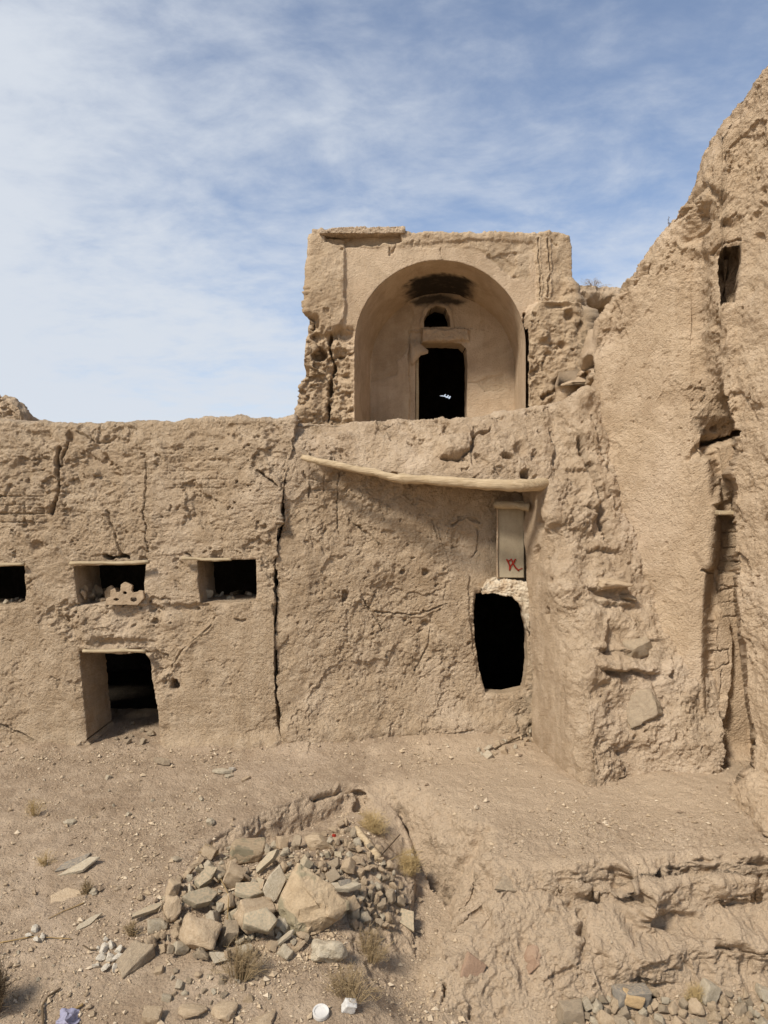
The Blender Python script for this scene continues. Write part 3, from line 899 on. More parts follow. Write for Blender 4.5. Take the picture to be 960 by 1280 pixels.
# the beam
bp = [ray(378, 571, 10.0), ray(400, 577, 9.93), ray(440, 585.5, 9.87), ray(470, 591, 9.84), ray(493, 598, 9.81), ray(520, 599.5, 9.79), ray(560, 602, 9.75), ray(605, 606, 9.70), ray(640, 607, 9.70), ray(664, 607, 9.80), ray(690, 603, 10.2)]
bp = resample(bp, 70) + np.array([0, 0, 1]) * (.016 * fbm(np.stack([np.arange(70) * .12, np.zeros(70), np.ones(70)], -1), 1, 3, seed=63))[:, None]
br = np.interp(np.linspace(0, 1, 70), [0, .1, .3, .36, .39, .42, .6, .78, .8, .85, 1], [.036, .045, .052, .056, .072, .056, .07, .076, .086, .082, .10])
br = br * (1 + .10 * fbm(np.stack([np.arange(70) * .35, np.zeros(70), np.zeros(70)], -1), 1, 3, seed=62))
bp = bp + np.array([0, -.045, .0]) * np.clip(np.linspace(0, 8, 70), 0, 1)[:, None]
bar('beam', bp, br, WOOD, wall_b, sides=18, rough=.022, seed=61)
# painted panel over the doorway, its rim, lintel and the white plaster beneath
pan_c = ray(638.5, 674, 10.46)
panel = board('panel', pan_c, .37, .05, 1.09, PANEL, wall_b, rough=.004, seed=5, nx=20)
board('panel_rim', ray(621.5, 675, 10.43), .022, .05, 1.08, DAUB, wall_b, rough=.006, seed=6, nx=20)
lintel('lintel', (618, 630, 10.34), (662, 634, 10.2), .055, wall_b, mat=WOODG, seed=5, flat=1.3)
def stroke(pts, r):
    return tube([ray(x, y, 10.427) for x, y in resample(pts, 12)], [r * 1.35] * 12, sides=5, flat=1, rough=.006)
sv, sq, off = [], [], 0
for pts, r in (([(633.2, 699), (635, 702.5), (637, 707), (637.2, 712.5)], .0085), ([(633.2, 700), (636, 701.5), (639.6, 698.5)], .007), ([(644.8, 698.7), (641.5, 703), (638.6, 708), (636.8, 713)], .0085),
               ([(639.4, 699.5), (641, 704), (644, 709), (648.5, 713.5)], .008), ([(647, 712.5), (650, 711.5), (653, 710)], .005), ([(642.5, 700), (643.5, 703.5)], .006)):
    V, Q, T = stroke(pts, r)
    sv.append(V); sq.append(Q + off); sq.append(T + off); off += len(V)
np_mesh('painted_mark', np.concatenate(sv), sq, RED, panel)['label'] = 'small red painted mark like two crossed strokes'
def plaster_lumps():
    PX, PY = fitted(603, 662, ip([603, 615, 640, 652, 656, 662], [742, 742, 745, 757, 775, 790]), ip([603, 612, 625, 640, 662], [736, 726, 721, 725, 728]), .9)
    def dep(px, py): return 10.40 + .05 * smooth(735, 720, py) - .0 * px
    def ds(P, p): return .05 * fbm(P, 8, 4, .6, seed=70) + .03 * fbm(P, 25, 3, seed=71)
    t = NT('broken_lime_plaster'); co = t.co()
    t.l(t.mix(t.rng(t.noise(co, 9, 5), .35, .6), rgb(178, 155, 126), rgb(202, 187, 162)), t.b.inputs['Base Color'])
    t.l(t.bump(t.noise(co, 40, 6, .7), .8, .02), t.b.inputs['Normal'])
    patch('plaster', PX, PY, dep, ds, t.m, wall_b, back=[(.1, .0), (.3, -.02)], under=[(.05, .01), (.25, .02)], seed=12)
plaster_lumps()

# ------------------------------------------------------------------ ruined stair mass (centre right)
stair = root('ruined_stair', (2.7, 9.2, 0), 'eroded mass of a collapsed mud staircase sloping up to the terrace beside the tall wall', 'ruin', None, 'thing')
ctrlC = [(652, 600, 10.45), (655, 640, 10.5), (658, 740, 10.5), (660, 850, 10.45), (663, 935, 10.3), (664, 1010, 10.2),
         (697, 960, 9.35), (688, 850, 9.65), (676, 740, 9.98), (667, 650, 10.15),
         (735, 988, 8.55), (728, 930, 8.7), (722, 900, 8.8), (710, 850, 9.05), (695, 740, 9.5), (684, 650, 9.82), (680, 612, 9.9),
         (790, 975, 8.8), (780, 900, 8.93), (770, 850, 9.0), (760, 800, 9.1), (745, 740, 9.42), (735, 680, 9.72), (722, 620, 9.98), (712, 580, 10.12), (698, 545, 10.35), (680, 520, 10.6),
         (735, 500, 10.45), (745, 550, 10.3), (760, 600, 10.18), (785, 670, 9.92), (800, 720, 9.76), (818, 770, 9.56), (838, 815, 9.36), (862, 870, 9.14), (880, 920, 8.95), (890, 965, 8.8), (900, 1010, 8.7), (740, 1030, 8.5),
         (790, 520, 10.9), (800, 620, 10.5), (840, 720, 10.1), (875, 800, 9.7), (905, 880, 9.3), (640, 545, 10.5), (655, 570, 10.45), (850, 960, 8.85)]
fC = tps(ctrlC, .004)
def depth_C(px, py): return fC(px, py)
def disp_C(P, p):
    left = p.poly([(640, 520), (676, 600), (690, 740), (706, 850), (722, 1000), (640, 1000)], 1, 9)
    h = mud(P, big=.11, med=.10, fine=.030, clod=.028, flake=.025, flake_t=.14, pits=.05, pit_amt=.26, seed=71) * (1 - .72 * left)
    h += left * .012 * fbm(P * np.array([1, 1, .3]), 12, 3, seed=75)
    # worn treads
    for (x0, x1, y, dd) in ((738, 785, 735, .11), (748, 800, 750, .06), (752, 818, 834, .14), (745, 795, 810, .08), (732, 770, 682, .08), (790, 822, 797, .05), (722, 752, 632, .07), (706, 738, 585, .06)):
        t = p.y - y - 7 * fbm(P, 3.5, 3, seed=76) - .12 * (p.x - x0)
        h += dd * np.clip(.8 + 1.2 * fbm(P, 4, 2, seed=77), 0, 1.5) * smooth(x0 - 10, x0 + 14, p.x) * smooth(x1 + 10, x1 - 14, p.x) * np.where(t > 0, -.7 * np.exp(-(t / 9) ** 2), np.exp(-(t / 13) ** 2)) * smooth(-1, 4, np.abs(t) + 2)
    h += p.poly([(765, 775), (790, 790), (795, 808), (762, 815)], -.12, 5)
    h += p.poly([(760, 845), (812, 838), (822, 890), (790, 905), (775, 880)], .05, 4)
    h += p.crack([(722, 548), (735, 575), (745, 605), (752, 640), (764, 672)], 5.5, .14) + p.blob(752, 655, 9, 9, -.1) + p.blob(722, 560, 14, 8, -.06)
    h += p.blob(695, 640, 15, 22, .06, .7) + p.blob(720, 660, 16, 26, .07, .7) + p.blob(705, 720, 18, 30, .06, .7) + p.blob(740, 625, 12, 18, .05, .7)
    h += p.poly([(716, 855), (800, 850), (800, 975), (735, 995)], -.05, 6) + p.blob(790, 915, 26, 20, .08, .5) + p.blob(782, 965, 8, 16, .05)
    h += p.poly([(800, 900), (862, 885), (870, 930), (810, 945)], .05, 8)
    h += p.crack([(735, 965), (730, 985), (738, 995)], 3, .12) + p.crack([(782, 940), (790, 960), (780, 985)], 2.5, .08)
    h += p.blob(677, 655, 5, 9, -.12, .4) + p.blob(685, 768, 2.5, 8, -.12, .4) + p.blob(693, 728, 3, 4, -.08) + p.blob(838, 845, 4, 4, -.08) + p.blob(672, 690, 3, 8, -.06)
    h += p.crack([(741, 520), (748, 545), (762, 580), (778, 610), (800, 668)], 2.5, .05)
    return h
PXc, PYc = fitted(651, 902, lambda x: np.full_like(x, 1040.), ip([640, 660, 690, 735, 760, 800, 902], [560, 545, 512, 488, 490, 510, 720]), 1.1)
cl = np.interp(PYc, [560, 640, 740, 850, 930], [651, 654, 661, 664, 665])
PXc = 902 - (902 - PXc) * (902 - cl) / (902 - 651)
patch('stair_mass', PXc, PYc, depth_C, disp_C, MUDW, stair, back=[(.1, .01), (.3, .03), (.7, .05), (1.4, .05), (2.2, .0)], seed=15, attrs={'soot': zero})

# ------------------------------------------------------------------ tall wall (right)
tall = root('mud_wall', (3.9, 9, 0), 'tall jagged mud wall rising towards the right edge with a narrow window slot high up', 'wall', None, 'thing')
topD = ip([728, 738, 745, 760, 775, 790, 800, 815, 830, 840, 850, 862, 870, 876, 880, 884, 890, 898, 901, 906, 915, 925, 932, 940, 950, 960, 1000, 1120],
          [490, 440, 404, 386, 368, 350, 340, 318, 294, 286, 270, 262, 254, 242, 228, 215, 205, 188, 172, 158, 147, 130, 122, 112, 100, 88, 50, -30])
YL = ip([728, 736, 739, 746, 800, 862, 920, 1120], [10.95, 10.72, 10.5, 10.36, 9.76, 9.14, 8.95, 8.2])
YR = ip([840, 921, 960, 1120], [8.75, 8.45, 7.95, 6.5])
XB = ip([80, 250, 300, 400, 480, 540, 640, 700, 760, 900, 955, 985, 1000, 1050], [895, 878, 884, 890, 900, 919, 918, 918, 921, 937, 941, 925, 908, 902])
XS = ip([80, 250, 300, 400, 520, 545, 640, 760, 830, 930, 1000], [862, 858, 856, 860, 868, 884, 896, 886, 884, 890, 900])
def depth_D(px, py):
    q = np.stack([px * .05, py * .05, px * 0], -1)
    wx = px + 2.5 * fbm(q, 1, 3, seed=81)
    lean = .06 * np.clip(H + (CY - py) / F * 8.6, 0, 8)
    L = YL(px)
    up0 = smooth(540, 470, py)
    S = YL(np.minimum(px, 862 + 45 * up0)) + np.interp(py, [200, 300, 420, 520, 545, 930, 960], [.0, .05, .02, .02, .2, .22, .0])
    R = YR(px) - .65 * smooth(935, 1060, py)
    xs, xb = XS(py), XB(py)
    a = smooth(xs - 9 - 22 * up0, xs + 4 + 10 * up0, wx); b = smooth(xb - 2.0, xb + 1.6, wx)
    up = smooth(520, 430, py)
    b = b * (1 - up) + up * smooth(xb - 26, xb + 18, wx)
    Y = L * (1 - a) + S * a
    return Y * (1 - b) + R * b + lean
WIN_D = poly_op([(895, 318), (905, 309), (923, 306), (926, 330), (922, 362), (919, 378), (900, 379), (897, 350)], .5, 1.0, 21, vec=(.35, .94, 0), rough=.02, cap=True)
def disp_D(P, p):
    smoothz = p.poly([(742, 450), (850, 345), (862, 420), (868, 700), (880, 900), (835, 800), (760, 600)], 1, 14)
    h = mud(P, big=.06, med=.075, fine=.024, clod=.024, flake=.035, flake_t=.15, pits=.04, pit_amt=.3, seed=91) * (1 - .62 * smoothz) * (1 - .85 * p.poly([(852, 545), (915, 540), (918, 700), (938, 900), (938, 950), (870, 940), (856, 720)], 1, 8))
    h += mud(P, big=0, med=.008, fine=.008, clod=.006, pits=.02, pit_amt=.35, seed=95)
    # jagged crest
    h += .075 * fbm(P, 6, 4, .65, seed=97) * smooth(45, 0, p.rawy - topD(p.rawx))
    # overhanging slab and the scar below it
    h += p.poly([(868, 270), (884, 232), (905, 245), (908, 258), (890, 285), (868, 305), (852, 300)], -.13, 6)
    h += p.poly([(858, 320), (884, 320), (880, 395), (862, 430), (852, 380)], -.05, 10)
    h += p.blob(906, 280, 12, 6, -.08, .6) + p.crack([(888, 318), (905, 303), (924, 300)], 2, .06)
    h += p.crack([(897, 380), (897, 396)], 2, .12) + p.blob(948, 297, 6, 5, -.06) + p.blob(905, 422, 3, 8, -.05)
    # mud lump and crack over the shaft
    h += p.crack([(880, 556), (900, 550), (922, 541)], 3.2, .35, .01) + p.blob(893, 536, 4, 3, -.1)
    h += p.poly([(886, 560), (916, 550), (918, 590), (912, 622), (892, 596)], .16, 4) + p.poly([(890, 598), (908, 600), (912, 622), (900, 632), (888, 630)], .05, 1.5)
    h += p.poly([(862, 570), (884, 560), (896, 630), (900, 700), (884, 712), (868, 690)], .05, 4) + p.poly([(858, 575), (880, 545), (900, 548), (880, 575)], -.1, 4)
    h += p.poly([(899, 646), (917, 646), (917, 716), (897, 712)], -.18, 1.5)
    # brickwork and slipped plates in the shaft
    for (y) in (664, 684, 702, 716, 732, 752, 770): h += p.crack([(899, y), (920, y + 1)], 1.1, .03)
    for (x, y0, y1) in ((909, 664, 684), (904, 716, 732), (912, 732, 752)): h += p.crack([(x, y0), (x, y1)], 1, .03)
    h += p.crack([(876, 712), (892, 716), (896, 740), (915, 735)], 1.6, .05)
    h += p.poly([(886, 775), (896, 758), (908, 765), (912, 800), (912, 850), (898, 905), (888, 860), (886, 810)], .11, 3)
    h += p.crack([(886, 812), (906, 810), (907, 828), (890, 834), (886, 812)], 1, .04) + p.crack([(884, 785), (892, 783), (892, 812)], 1, .03) + p.crack([(898, 835), (894, 870)], 1, .04)
    h += p.poly([(892, 870), (905, 868), (908, 890), (892, 903), (888, 890)], .06, 2)
    h += p.crack([(938, 905), (943, 935), (938, 955), (944, 965)], 1.8, .1)
    h += p.crack([(740, 448), (741, 470), (739, 482)], 3.4, .35)
    h += p.poly([(905, 960), (945, 965), (965, 1000), (960, 1040), (915, 1010)], .07, 10) + p.crack([(905, 990), (912, 1010), (940, 1035), (965, 1050)], 2.5, .08)
    h += p.crack([(778, 372), (800, 345), (812, 332)], 3, .07) + p.blob(800, 340, 7, 4, -.07)
    return h
PXd, PYd = fitted(733, 1110, lambda x: np.full_like(x, 1120.), topD)
PXd = 1110 - (1110 - PXd) * (1110 - np.interp(PYd, [360, 400, 480, 540], [738, 737.5, 737, 733])) / (1110 - 733)
patch('wall', PXd, PYd, depth_D, disp_D, DAUB, tall, [WIN_D], back=[(.06, .03), (.15, .05), (.3, .06), (.5, .03), (.8, -.1), (1.0, -1.0), (1.1, -3)],
      left=[(.03, .1), (.1, .6), (.15, 1.5)], edge_round=.02, seed=22, attrs={'soot': zero})
board('lintel', ray(908, 641, 9.12), .24, .14, .055, WOODG, tall, rough=.006, seed=8)

# ------------------------------------------------------------------ upper vaulted porch
porch = root('vaulted_porch', (.9, 12, 4.3), 'upper-storey vaulted porch of mud and plaster with a big round arch and a dark doorway', 'building', None, 'thing')
YE, YBK = 12.0, 13.3
xl = ip([280, 288, 300, 350, 400, 410, 440, 465, 480, 525, 560], [397, 392, 390, 387, 384, 381, 377, 374, 374, 364, 360])
xr = ip([280, 290, 300, 350, 362, 385, 420, 470, 545], [700, 708, 713, 715, 722, 736, 742, 744, 746])
topE = ip([385, 392, 410, 430, 505, 520, 600, 660, 672, 690, 706, 716, 730, 745], [292, 287, 288, 289, 291, 292, 293, 294, 293, 291, 297, 300, 352, 372])
arch = [(443, 575), (443, 432)] + [(550 - 107 * math.cos(a), 432 - 107 * math.sin(a)) for a in np.linspace(.05, math.pi - .05, 60)] + [(657, 432), (657, 575)]
ARCH = dict(pts=densify(arch, True, 1.2, .5, .1, 5), depth=.06, rough=.0)
blk = [(655, 398), (662, 384), (690, 380), (722, 385), (732, 396), (734, 545), (655, 545)]
def depth_E(px, py):
    return np.full(px.shape, YE) + .03 * np.sin(px * .02)
def E_plaster(P, p):
    m = p.poly([(431, 309), (500, 309), (660, 312), (668, 316), (672, 380), (655, 400), (655, 545), (440, 545), (440, 460), (432, 430), (428, 400)], 1, 2)
    m -= p.poly([(590, 302), (660, 305), (664, 350), (640, 348), (610, 322)], .8, 3)
    return np.clip(m, 0, 1)
def disp_E(P, p):
    pl = E_plaster(P, p)
    h = mud(P, big=.05, med=.05, fine=.02, clod=.016, flake=.03, flake_t=.15, pits=.035, pit_amt=.25, seed=101) * (1 - .88 * pl)
    h += .012 * fbm(P, 3, 3, seed=105)
    h += p.poly([(380, 292), (431, 298), (431, 395), (424, 412), (408, 420), (378, 410)], .07, 1.6)
    h *= np.where(p.x < 445, 1, 1)
    # eroded lower part of the left pier: blocks, sockets and a long split
    low = smooth(404, 418, p.y) * smooth(446, 436, p.x)
    h += low * (mud(P, big=.0, med=.16, fine=.04, clod=.03, flake=.06, flake_t=0, pits=.05, seed=108))
    h += low * -.08
    h += p.blob(379, 464, 5, 10, -.45, .25) + p.blob(397, 441, 8, 9, -.28, .35) + p.blob(386, 408, 6, 12, -.16, .5) + p.blob(395, 405, 6, 8, -.14) + p.blob(376, 430, 5, 10, -.12)
    h += p.crack([(414, 418), (411, 440), (418, 455), (414, 478), (410, 500), (410, 528)], 2.6, .28) + p.crack([(417, 447), (432, 443), (444, 440)], 1.4, .12)
    h += p.poly([(416, 470), (441, 472), (441, 488), (418, 490)], .09, 2) + p.poly([(414, 498), (440, 496), (440, 525), (412, 522)], .06, 3) + p.poly([(418, 446), (442, 446), (442, 468), (418, 466)], .02, 2)
    h += p.poly([(366, 480), (396, 470), (400, 525), (362, 530)], .06, 6) + p.blob(430, 432, 12, 14, .06, .5)
    # top course, right pilaster with two plaster seams
    h += p.poly([(405, 291), (500, 292), (502, 303), (432, 309), (408, 303)], -.12, 1.5) + p.poly([(500, 290), (670, 293), (668, 303), (590, 300), (500, 306)], .03, 2)
    h += p.poly([(668, 292), (722, 292), (722, 400), (672, 385)], .03, 2) + p.crack([(672, 300), (674, 340), (676, 378)], 1.1, .03, .02) + p.crack([(683, 300), (687, 335), (684, 372)], 1.3, .03, .03)
    h += p.crack([(486, 305), (488, 320), (494, 306)], 1.5, .05) + p.crack([(552, 310), (552, 325)], .8, .03)
    h += p.poly([(708, 350), (728, 358), (740, 385), (700, 385)], .10, 6)
    # block of mud set before the right jamb
    b = p.poly(blk, 1, 2.5)
    h += b * (.28 + mud(P, big=.04, med=.08, fine=.03, clod=.03, flake=.05, flake_t=.15, pits=.07, pit_amt=.3, seed=111))
    h += p.crack([(655.5, 392), (654, 420), (653, 460), (653, 530)], 1.9, .22)
    h += p.blob(672, 425, 7, 6, .10) + p.blob(706, 400, 6, 6, -.1) + p.blob(698, 437, 5, 4, -.09) + p.crack([(672, 500), (690, 490), (715, 480)], 4, .12) + p.blob(700, 483, 12, 8, -.12) + p.blob(693, 388, 12, 3, -.08)
    h += p.crack([(432, 408), (444, 414), (456, 420)], .8, .03)
    h += .05 * fbm(P, 9, 3, seed=118) * smooth(8, 0, p.rawy - topE(p.rawx))
    return h
vv = np.linspace(0, 1, int(265 / 1.05) + 1)[:, None]; uu = np.linspace(0, 1, int(380 / 1.05) + 1)[None]
pye = 545 + (290 - 545) * vv + 0 * uu
pxe = xl(pye) + (xr(pye) - xl(pye)) * uu
pye = 545 + (topE(pxe) - 545) * vv
patch('facade', pxe, pye, depth_E, disp_E, PLAS, porch, [ARCH], back=[(.06, .02), (.2, .03), (.5, .03), (1.2, .02), (3.2, 0)],
      left=[(.02, .06), (.03, .25), (.1, .8), (.2, 2.5)], right=[(.0, .08), (-.02, .3), (-.1, 1.0), (-.3, 3)], seed=31,
      attrs={'plaster': E_plaster, 'soot': zero})
def vault():
    ns, nt = 46, 150
    V = np.zeros((ns, nt, 3)); th = np.linspace(-.75, math.pi + .75, nt)
    for i in range(ns):
        t = i / (ns - 1)
        cx, r, sp, Y = 550 + (553 - 550) * t, 107 + (89.5 - 107) * t, 432 + (459 - 432) * t, YE + .0 + (YBK + .04 - YE) * t
        px = np.where(th < 0, cx - r, np.where(th > math.pi, cx + r, cx - r * np.cos(th)))
        ext = np.where(th < 0, -th, np.where(th > math.pi, th - math.pi, 0)) / .75 * 130
        py = np.where(ext > 0, sp + ext, sp - r * np.sin(np.clip(th, 0, math.pi)))
        V[i] = ray(px, py, Y)
    du = np.gradient(V, axis=1); dv = np.gradient(V, axis=0)
    N = np.cross(du, dv); N /= np.linalg.norm(N, axis=-1, keepdims=True)
    h = .014 * fbm(V, 2.5, 3, seed=121) + .004 * fbm(V, 14, 3, seed=122)
    edge = np.linspace(0, 1, ns)[:, None]
    V = V + N * (h * smooth(0, .1, edge))[..., None]
    X = V[..., 0]; 
    ang = (th[None] - math.pi / 2) + 0 * edge
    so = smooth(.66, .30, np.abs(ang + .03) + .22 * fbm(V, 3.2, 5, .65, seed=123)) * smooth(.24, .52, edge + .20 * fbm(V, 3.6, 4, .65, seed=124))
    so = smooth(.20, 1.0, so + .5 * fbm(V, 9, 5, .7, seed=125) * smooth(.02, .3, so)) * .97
    idx = np.arange(ns * nt).reshape(ns, nt)
    f = np.stack([idx[:-1, :-1], idx[:-1, 1:], idx[1:, 1:], idx[1:, :-1]], -1).reshape(-1, 4)
    np_mesh('vault', V.reshape(-1, 3), f, PLAS, porch, attrs={'plaster': np.ones((ns, nt)), 'soot': so})
vault()
DOOR_E = poly_op([(519, 570), (519.5, 470), (520, 434), (528, 428.5), (550, 428), (576, 429), (583, 437), (584.5, 455), (583.5, 570)], .45, .5, 41, rough=.01)
LUN_E = poly_op([(530, 409.5), (530, 399), (535, 388), (545, 382), (556, 385), (562, 396), (563, 409)], .45, .5, 42, rough=.01)
def BW_plaster(P, p):
    m = 1 - p.poly([(466, 420), (486, 395), (512, 376), (518, 395), (513, 420), (508, 440), (496, 452), (497, 468), (480, 476), (464, 478)], 1, 1.5)
    m -= p.poly([(598, 478), (612, 470), (630, 466), (634, 488), (618, 488), (604, 490)], .9, 2)
    return np.clip(m, 0, 1)
def BW_soot(P, p):
    return np.clip(p.poly([(512, 378), (546, 370), (582, 378), (572, 382), (548, 376), (520, 384)], .7, 3) + p.blob(548, 374, 30, 9, .55, .6), 0, .9)
def disp_BW(P, p):
    pl = BW_plaster(P, p)
    h = .012 * fbm(P, 3, 3, seed=131) + .004 * fbm(P, 16, 3, seed=132) - .018 * (1 - pl) + (1 - pl) * .01 * fbm(P, 22, 3, seed=133)
    h += p.poly([(511, 414), (527, 414), (527, 560), (511, 560)], -.06, .8) + p.poly([(527, 413), (580, 411), (586, 414), (586, 427), (528, 427)], .07, 1.5) + p.poly([(524, 410), (588, 410), (588, 430), (524, 430)], 1, 1) * .07 * fbm(P, 9, 4, .6, seed=134)
    h += p.poly([(525, 411), (528, 386), (545, 377), (562, 383), (570, 411)], .03, 1.2)
    h += p.crack([(511, 412), (590, 410)], 1.2, .03) + p.crack([(584, 478), (598, 480), (606, 490), (630, 488)], .8, .02)
    h += p.poly([(508, 352), (546, 366), (586, 352), (586, 370), (546, 377), (508, 380)], .05, 1.5)
    h += p.blob(605, 407, 5, 5, -.015, .3)
    return h
PXw, PYw = grid(450, 660, 565, 352, .95)
patch('back_wall', PXw, PYw, lambda a, b: np.full(a.shape, YBK), disp_BW, PLAS, porch, [DOOR_E, LUN_E], seed=44, attrs={'plaster': BW_plaster, 'soot': BW_soot})
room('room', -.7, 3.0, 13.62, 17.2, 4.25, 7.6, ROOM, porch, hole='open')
GAP_E = poly_op([(549.5, 493), (554, 492.5), (559, 493.5), (563.5, 496), (563, 498.5), (556, 495.8), (549.5, 495)], .2, .2, 43, rough=.0, pitch=.1)
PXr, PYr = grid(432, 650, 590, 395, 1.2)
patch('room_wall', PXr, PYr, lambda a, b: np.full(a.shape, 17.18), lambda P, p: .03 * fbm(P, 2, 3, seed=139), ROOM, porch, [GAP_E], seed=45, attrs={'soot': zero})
# hanging plaster flake and timber post in the doorway
def flake():
    pts = densify([(513, 428), (519, 424), (528, 432), (535.5, 438), (535, 441.5), (526, 444), (521, 450), (516, 455.5), (513.5, 452)], True, 2, .4, .2, 3)
    A = np.array([ray(x, y, YBK - .06 + .0015 * (x - 513)) for x, y in pts]); B = A + np.array([0, .03, 0]); n = len(A)
    V = np.concatenate([A, B, [A.mean(0), B.mean(0)]])
    Q = [(i, (i + 1) % n, n + (i + 1) % n, n + i) for i in range(n)]
    T = [(2 * n, (i + 1) % n, i) for i in range(n)] + [(2 * n + 1, n + i, n + (i + 1) % n) for i in range(n)]
    np_mesh('plaster_flake', V, [np.array(Q), np.array(T)], PLAS, porch, attrs={'plaster': np.ones(len(V)), 'soot': np.zeros(len(V))})
flake()
board('door_post', ray(521.5, 495, YBK + .12), .055, .06, 1.9, WOODG, porch, seed=12, rough=.006, nx=20)
# thin mud slab capping the left part of the top edge
def cornice():
    PX, PY = fitted(400, 506, ip([400, 450, 490, 506], [291, 291.5, 291, 291]), ip([400, 404, 430, 470, 500, 506], [287, 286.5, 284, 283.5, 282.5, 284]), .8)
    patch('cornice', PX, PY, lambda a, b: np.full(a.shape, YE - .10), lambda P, p: .04 * fbm(P, 8, 4, .6, seed=141) + .02 * fbm(P, 25, 2, seed=142), MUDW, porch,
          back=[(.05, .01), (.3, .02), (.8, .02)], under=[(.05, 0), (.25, .0), (.5, .0)], left=[(0, .1), (0, .6)], right=[(0, .1), (0, .6)], seed=46, attrs={'soot': zero})
cornice()

# ------------------------------------------------------------------ low linking wall and a far stub
low_w = root('mud_wall', (3.4, 12.1, 4.3), 'low broken mud wall bridging the gap between the vaulted porch and the tall wall', 'wall', None, 'thing')
PXl, PYl = fitted(700, 860, lambda x: np.full_like(x, 540.), ip([700, 722, 740, 760, 778, 860], [350, 356, 358, 361, 363, 366]))
def disp_L(P, p):
    h = mud(P, big=.05, med=.07, fine=.025, clod=.02, flake=.03, pits=.04, seed=151)
    h += p.blob(763, 387, 18, 13, -.55, .35) + p.blob(745, 376, 9, 7, -.3, .5) + p.crack([(728, 368), (745, 374), (775, 372)], 3, .12)
    return h
patch('wall', PXl, PYl, lambda a, b: np.full(a.shape, 12.15) + .1 * smooth(375, 358, b), disp_L, MUDW, low_w, back=[(.08, .02), (.25, .03), (.6, 0), (.8, -1)], seed=48, attrs={'soot': zero})
stub = root('mud_wall', (-7.2, 14, 4.3), 'broken stub of mud wall poking up above the roofline at the far left', 'wall', None, 'thing')
PXs, PYs = fitted(-160, 28, lambda x: np.full_like(x, 560.), ip([-160, -20, 0, 6, 14, 20, 25, 28], [470, 488, 494, 499, 503, 507, 513, 530]))
patch('wall', PXs, PYs, lambda a, b: np.full(a.shape, 14.0) - .002 * a, lambda P, p: mud(P, big=.06, med=.16, fine=.05, clod=.04, flake=.06, flake_t=.05, pits=.05, seed=161), MUDW, stub,
      back=[(.1, .02), (.4, .02), (.8, -.3)], right=[(.02, .1), (.02, .5)], seed=49, attrs={'soot': zero})

bpy.context.view_layer.update()
# ------------------------------------------------------------------ loose stones, litter and dry plants
deps = bpy.context.evaluated_depsgraph_get()
def cast(px, py):
    d = Vector(((px - CX) / F, 1, (CY - py) / F)).normalized()
    ok, loc, nor, _, ob, _ = scene.ray_cast(deps, Vector((0, 0, H)), d)
    return (loc, nor) if ok else (None, None)

def stone_mesh(name, kind, seed, mat):
    r = random.Random(seed)
    bm = bmesh.new()
    pts = []
    if kind == 'block':
        for sx in (-.5, .5):
            for sy in (-.5, .5):
                for sz in (-.5, .5):
                    pts.append((sx * r.uniform(.55, 1), sy * r.uniform(.5, 1), sz * r.uniform(.5, 1)))
        for _ in range(5):
            v = Vector((r.gauss(0, 1), r.gauss(0, 1), r.gauss(0, 1))).normalized() * .52
            pts.append(tuple(v))
    elif kind == 'slab':
        n = r.choice((4, 5, 5, 6))
        for i in range(n):
            a = 2 * math.pi * (i + r.uniform(-.25, .25)) / n
            q = r.uniform(.38, .56)
            for z in (-.08, .08):
                pts.append((q * math.cos(a) * 1.0 + r.uniform(-.02, .02), q * math.sin(a) * .75 + r.uniform(-.02, .02), z * r.uniform(.7, 1.2)))
    else:
        for _ in range(r.choice((12, 16, 22))):
            v = Vector((r.gauss(0, 1), r.gauss(0, 1), r.gauss(0, .8))).normalized()
            pts.append(tuple(v * r.uniform(.42, .54)))
    for p in pts:
        bm.verts.new(p)
    bmesh.ops.convex_hull(bm, input=list(bm.verts))
    for v in [v for v in bm.verts if not v.link_faces]:
        bm.verts.remove(v)
    bmesh.ops.dissolve_limit(bm, angle_limit=math.radians(8), verts=bm.verts, edges=bm.edges)
    bmesh.ops.bevel(bm, geom=list(bm.edges), offset=.014 if kind == 'slab' else .024, segments=1, affect='EDGES')
    bmesh.ops.triangulate(bm, faces=bm.faces)
    bmesh.ops.subdivide_edges(bm, edges=[e for e in bm.edges if e.calc_length() > .12], cuts=2, use_grid_fill=True)
    bmesh.ops.triangulate(bm, faces=bm.faces)
    bmesh.ops.subdivide_edges(bm, edges=[e for e in bm.edges if e.calc_length() > .09], cuts=1, use_grid_fill=True)
    bmesh.ops.triangulate(bm, faces=bm.faces)
    bm.normal_update()
    co = np.array([v.co[:] for v in bm.verts]); no = np.array([v.normal[:] for v in bm.verts])
    k = {'block': .085, 'slab': .03, 'clod': .13}[kind]
    h = k * fbm(co + seed * 3.1, 2.6, 4, .55, seed=seed) + .25 * k * fbm(co + seed, 9, 2, seed=seed + 9)
    co = co + no * h[:, None]
    for v, p in zip(bm.verts, co):
        v.co = p
    me = bpy.data.meshes.new(name)
    bm.to_mesh(me); bm.free()
    me.polygons.foreach_set('use_smooth', [True] * len(me.polygons))
    me.set_sharp_from_angle(angle=math.radians(38))
    me.materials.append(mat)
    return me

LIB = {}
def lib(kind, mat, i):
    key = (kind, mat.name, i)
    if key not in LIB:
        LIB[key] = stone_mesh(kind + '_stone', kind, 100 + 7 * i + len(kind) * 31, mat)
    return LIB[key]

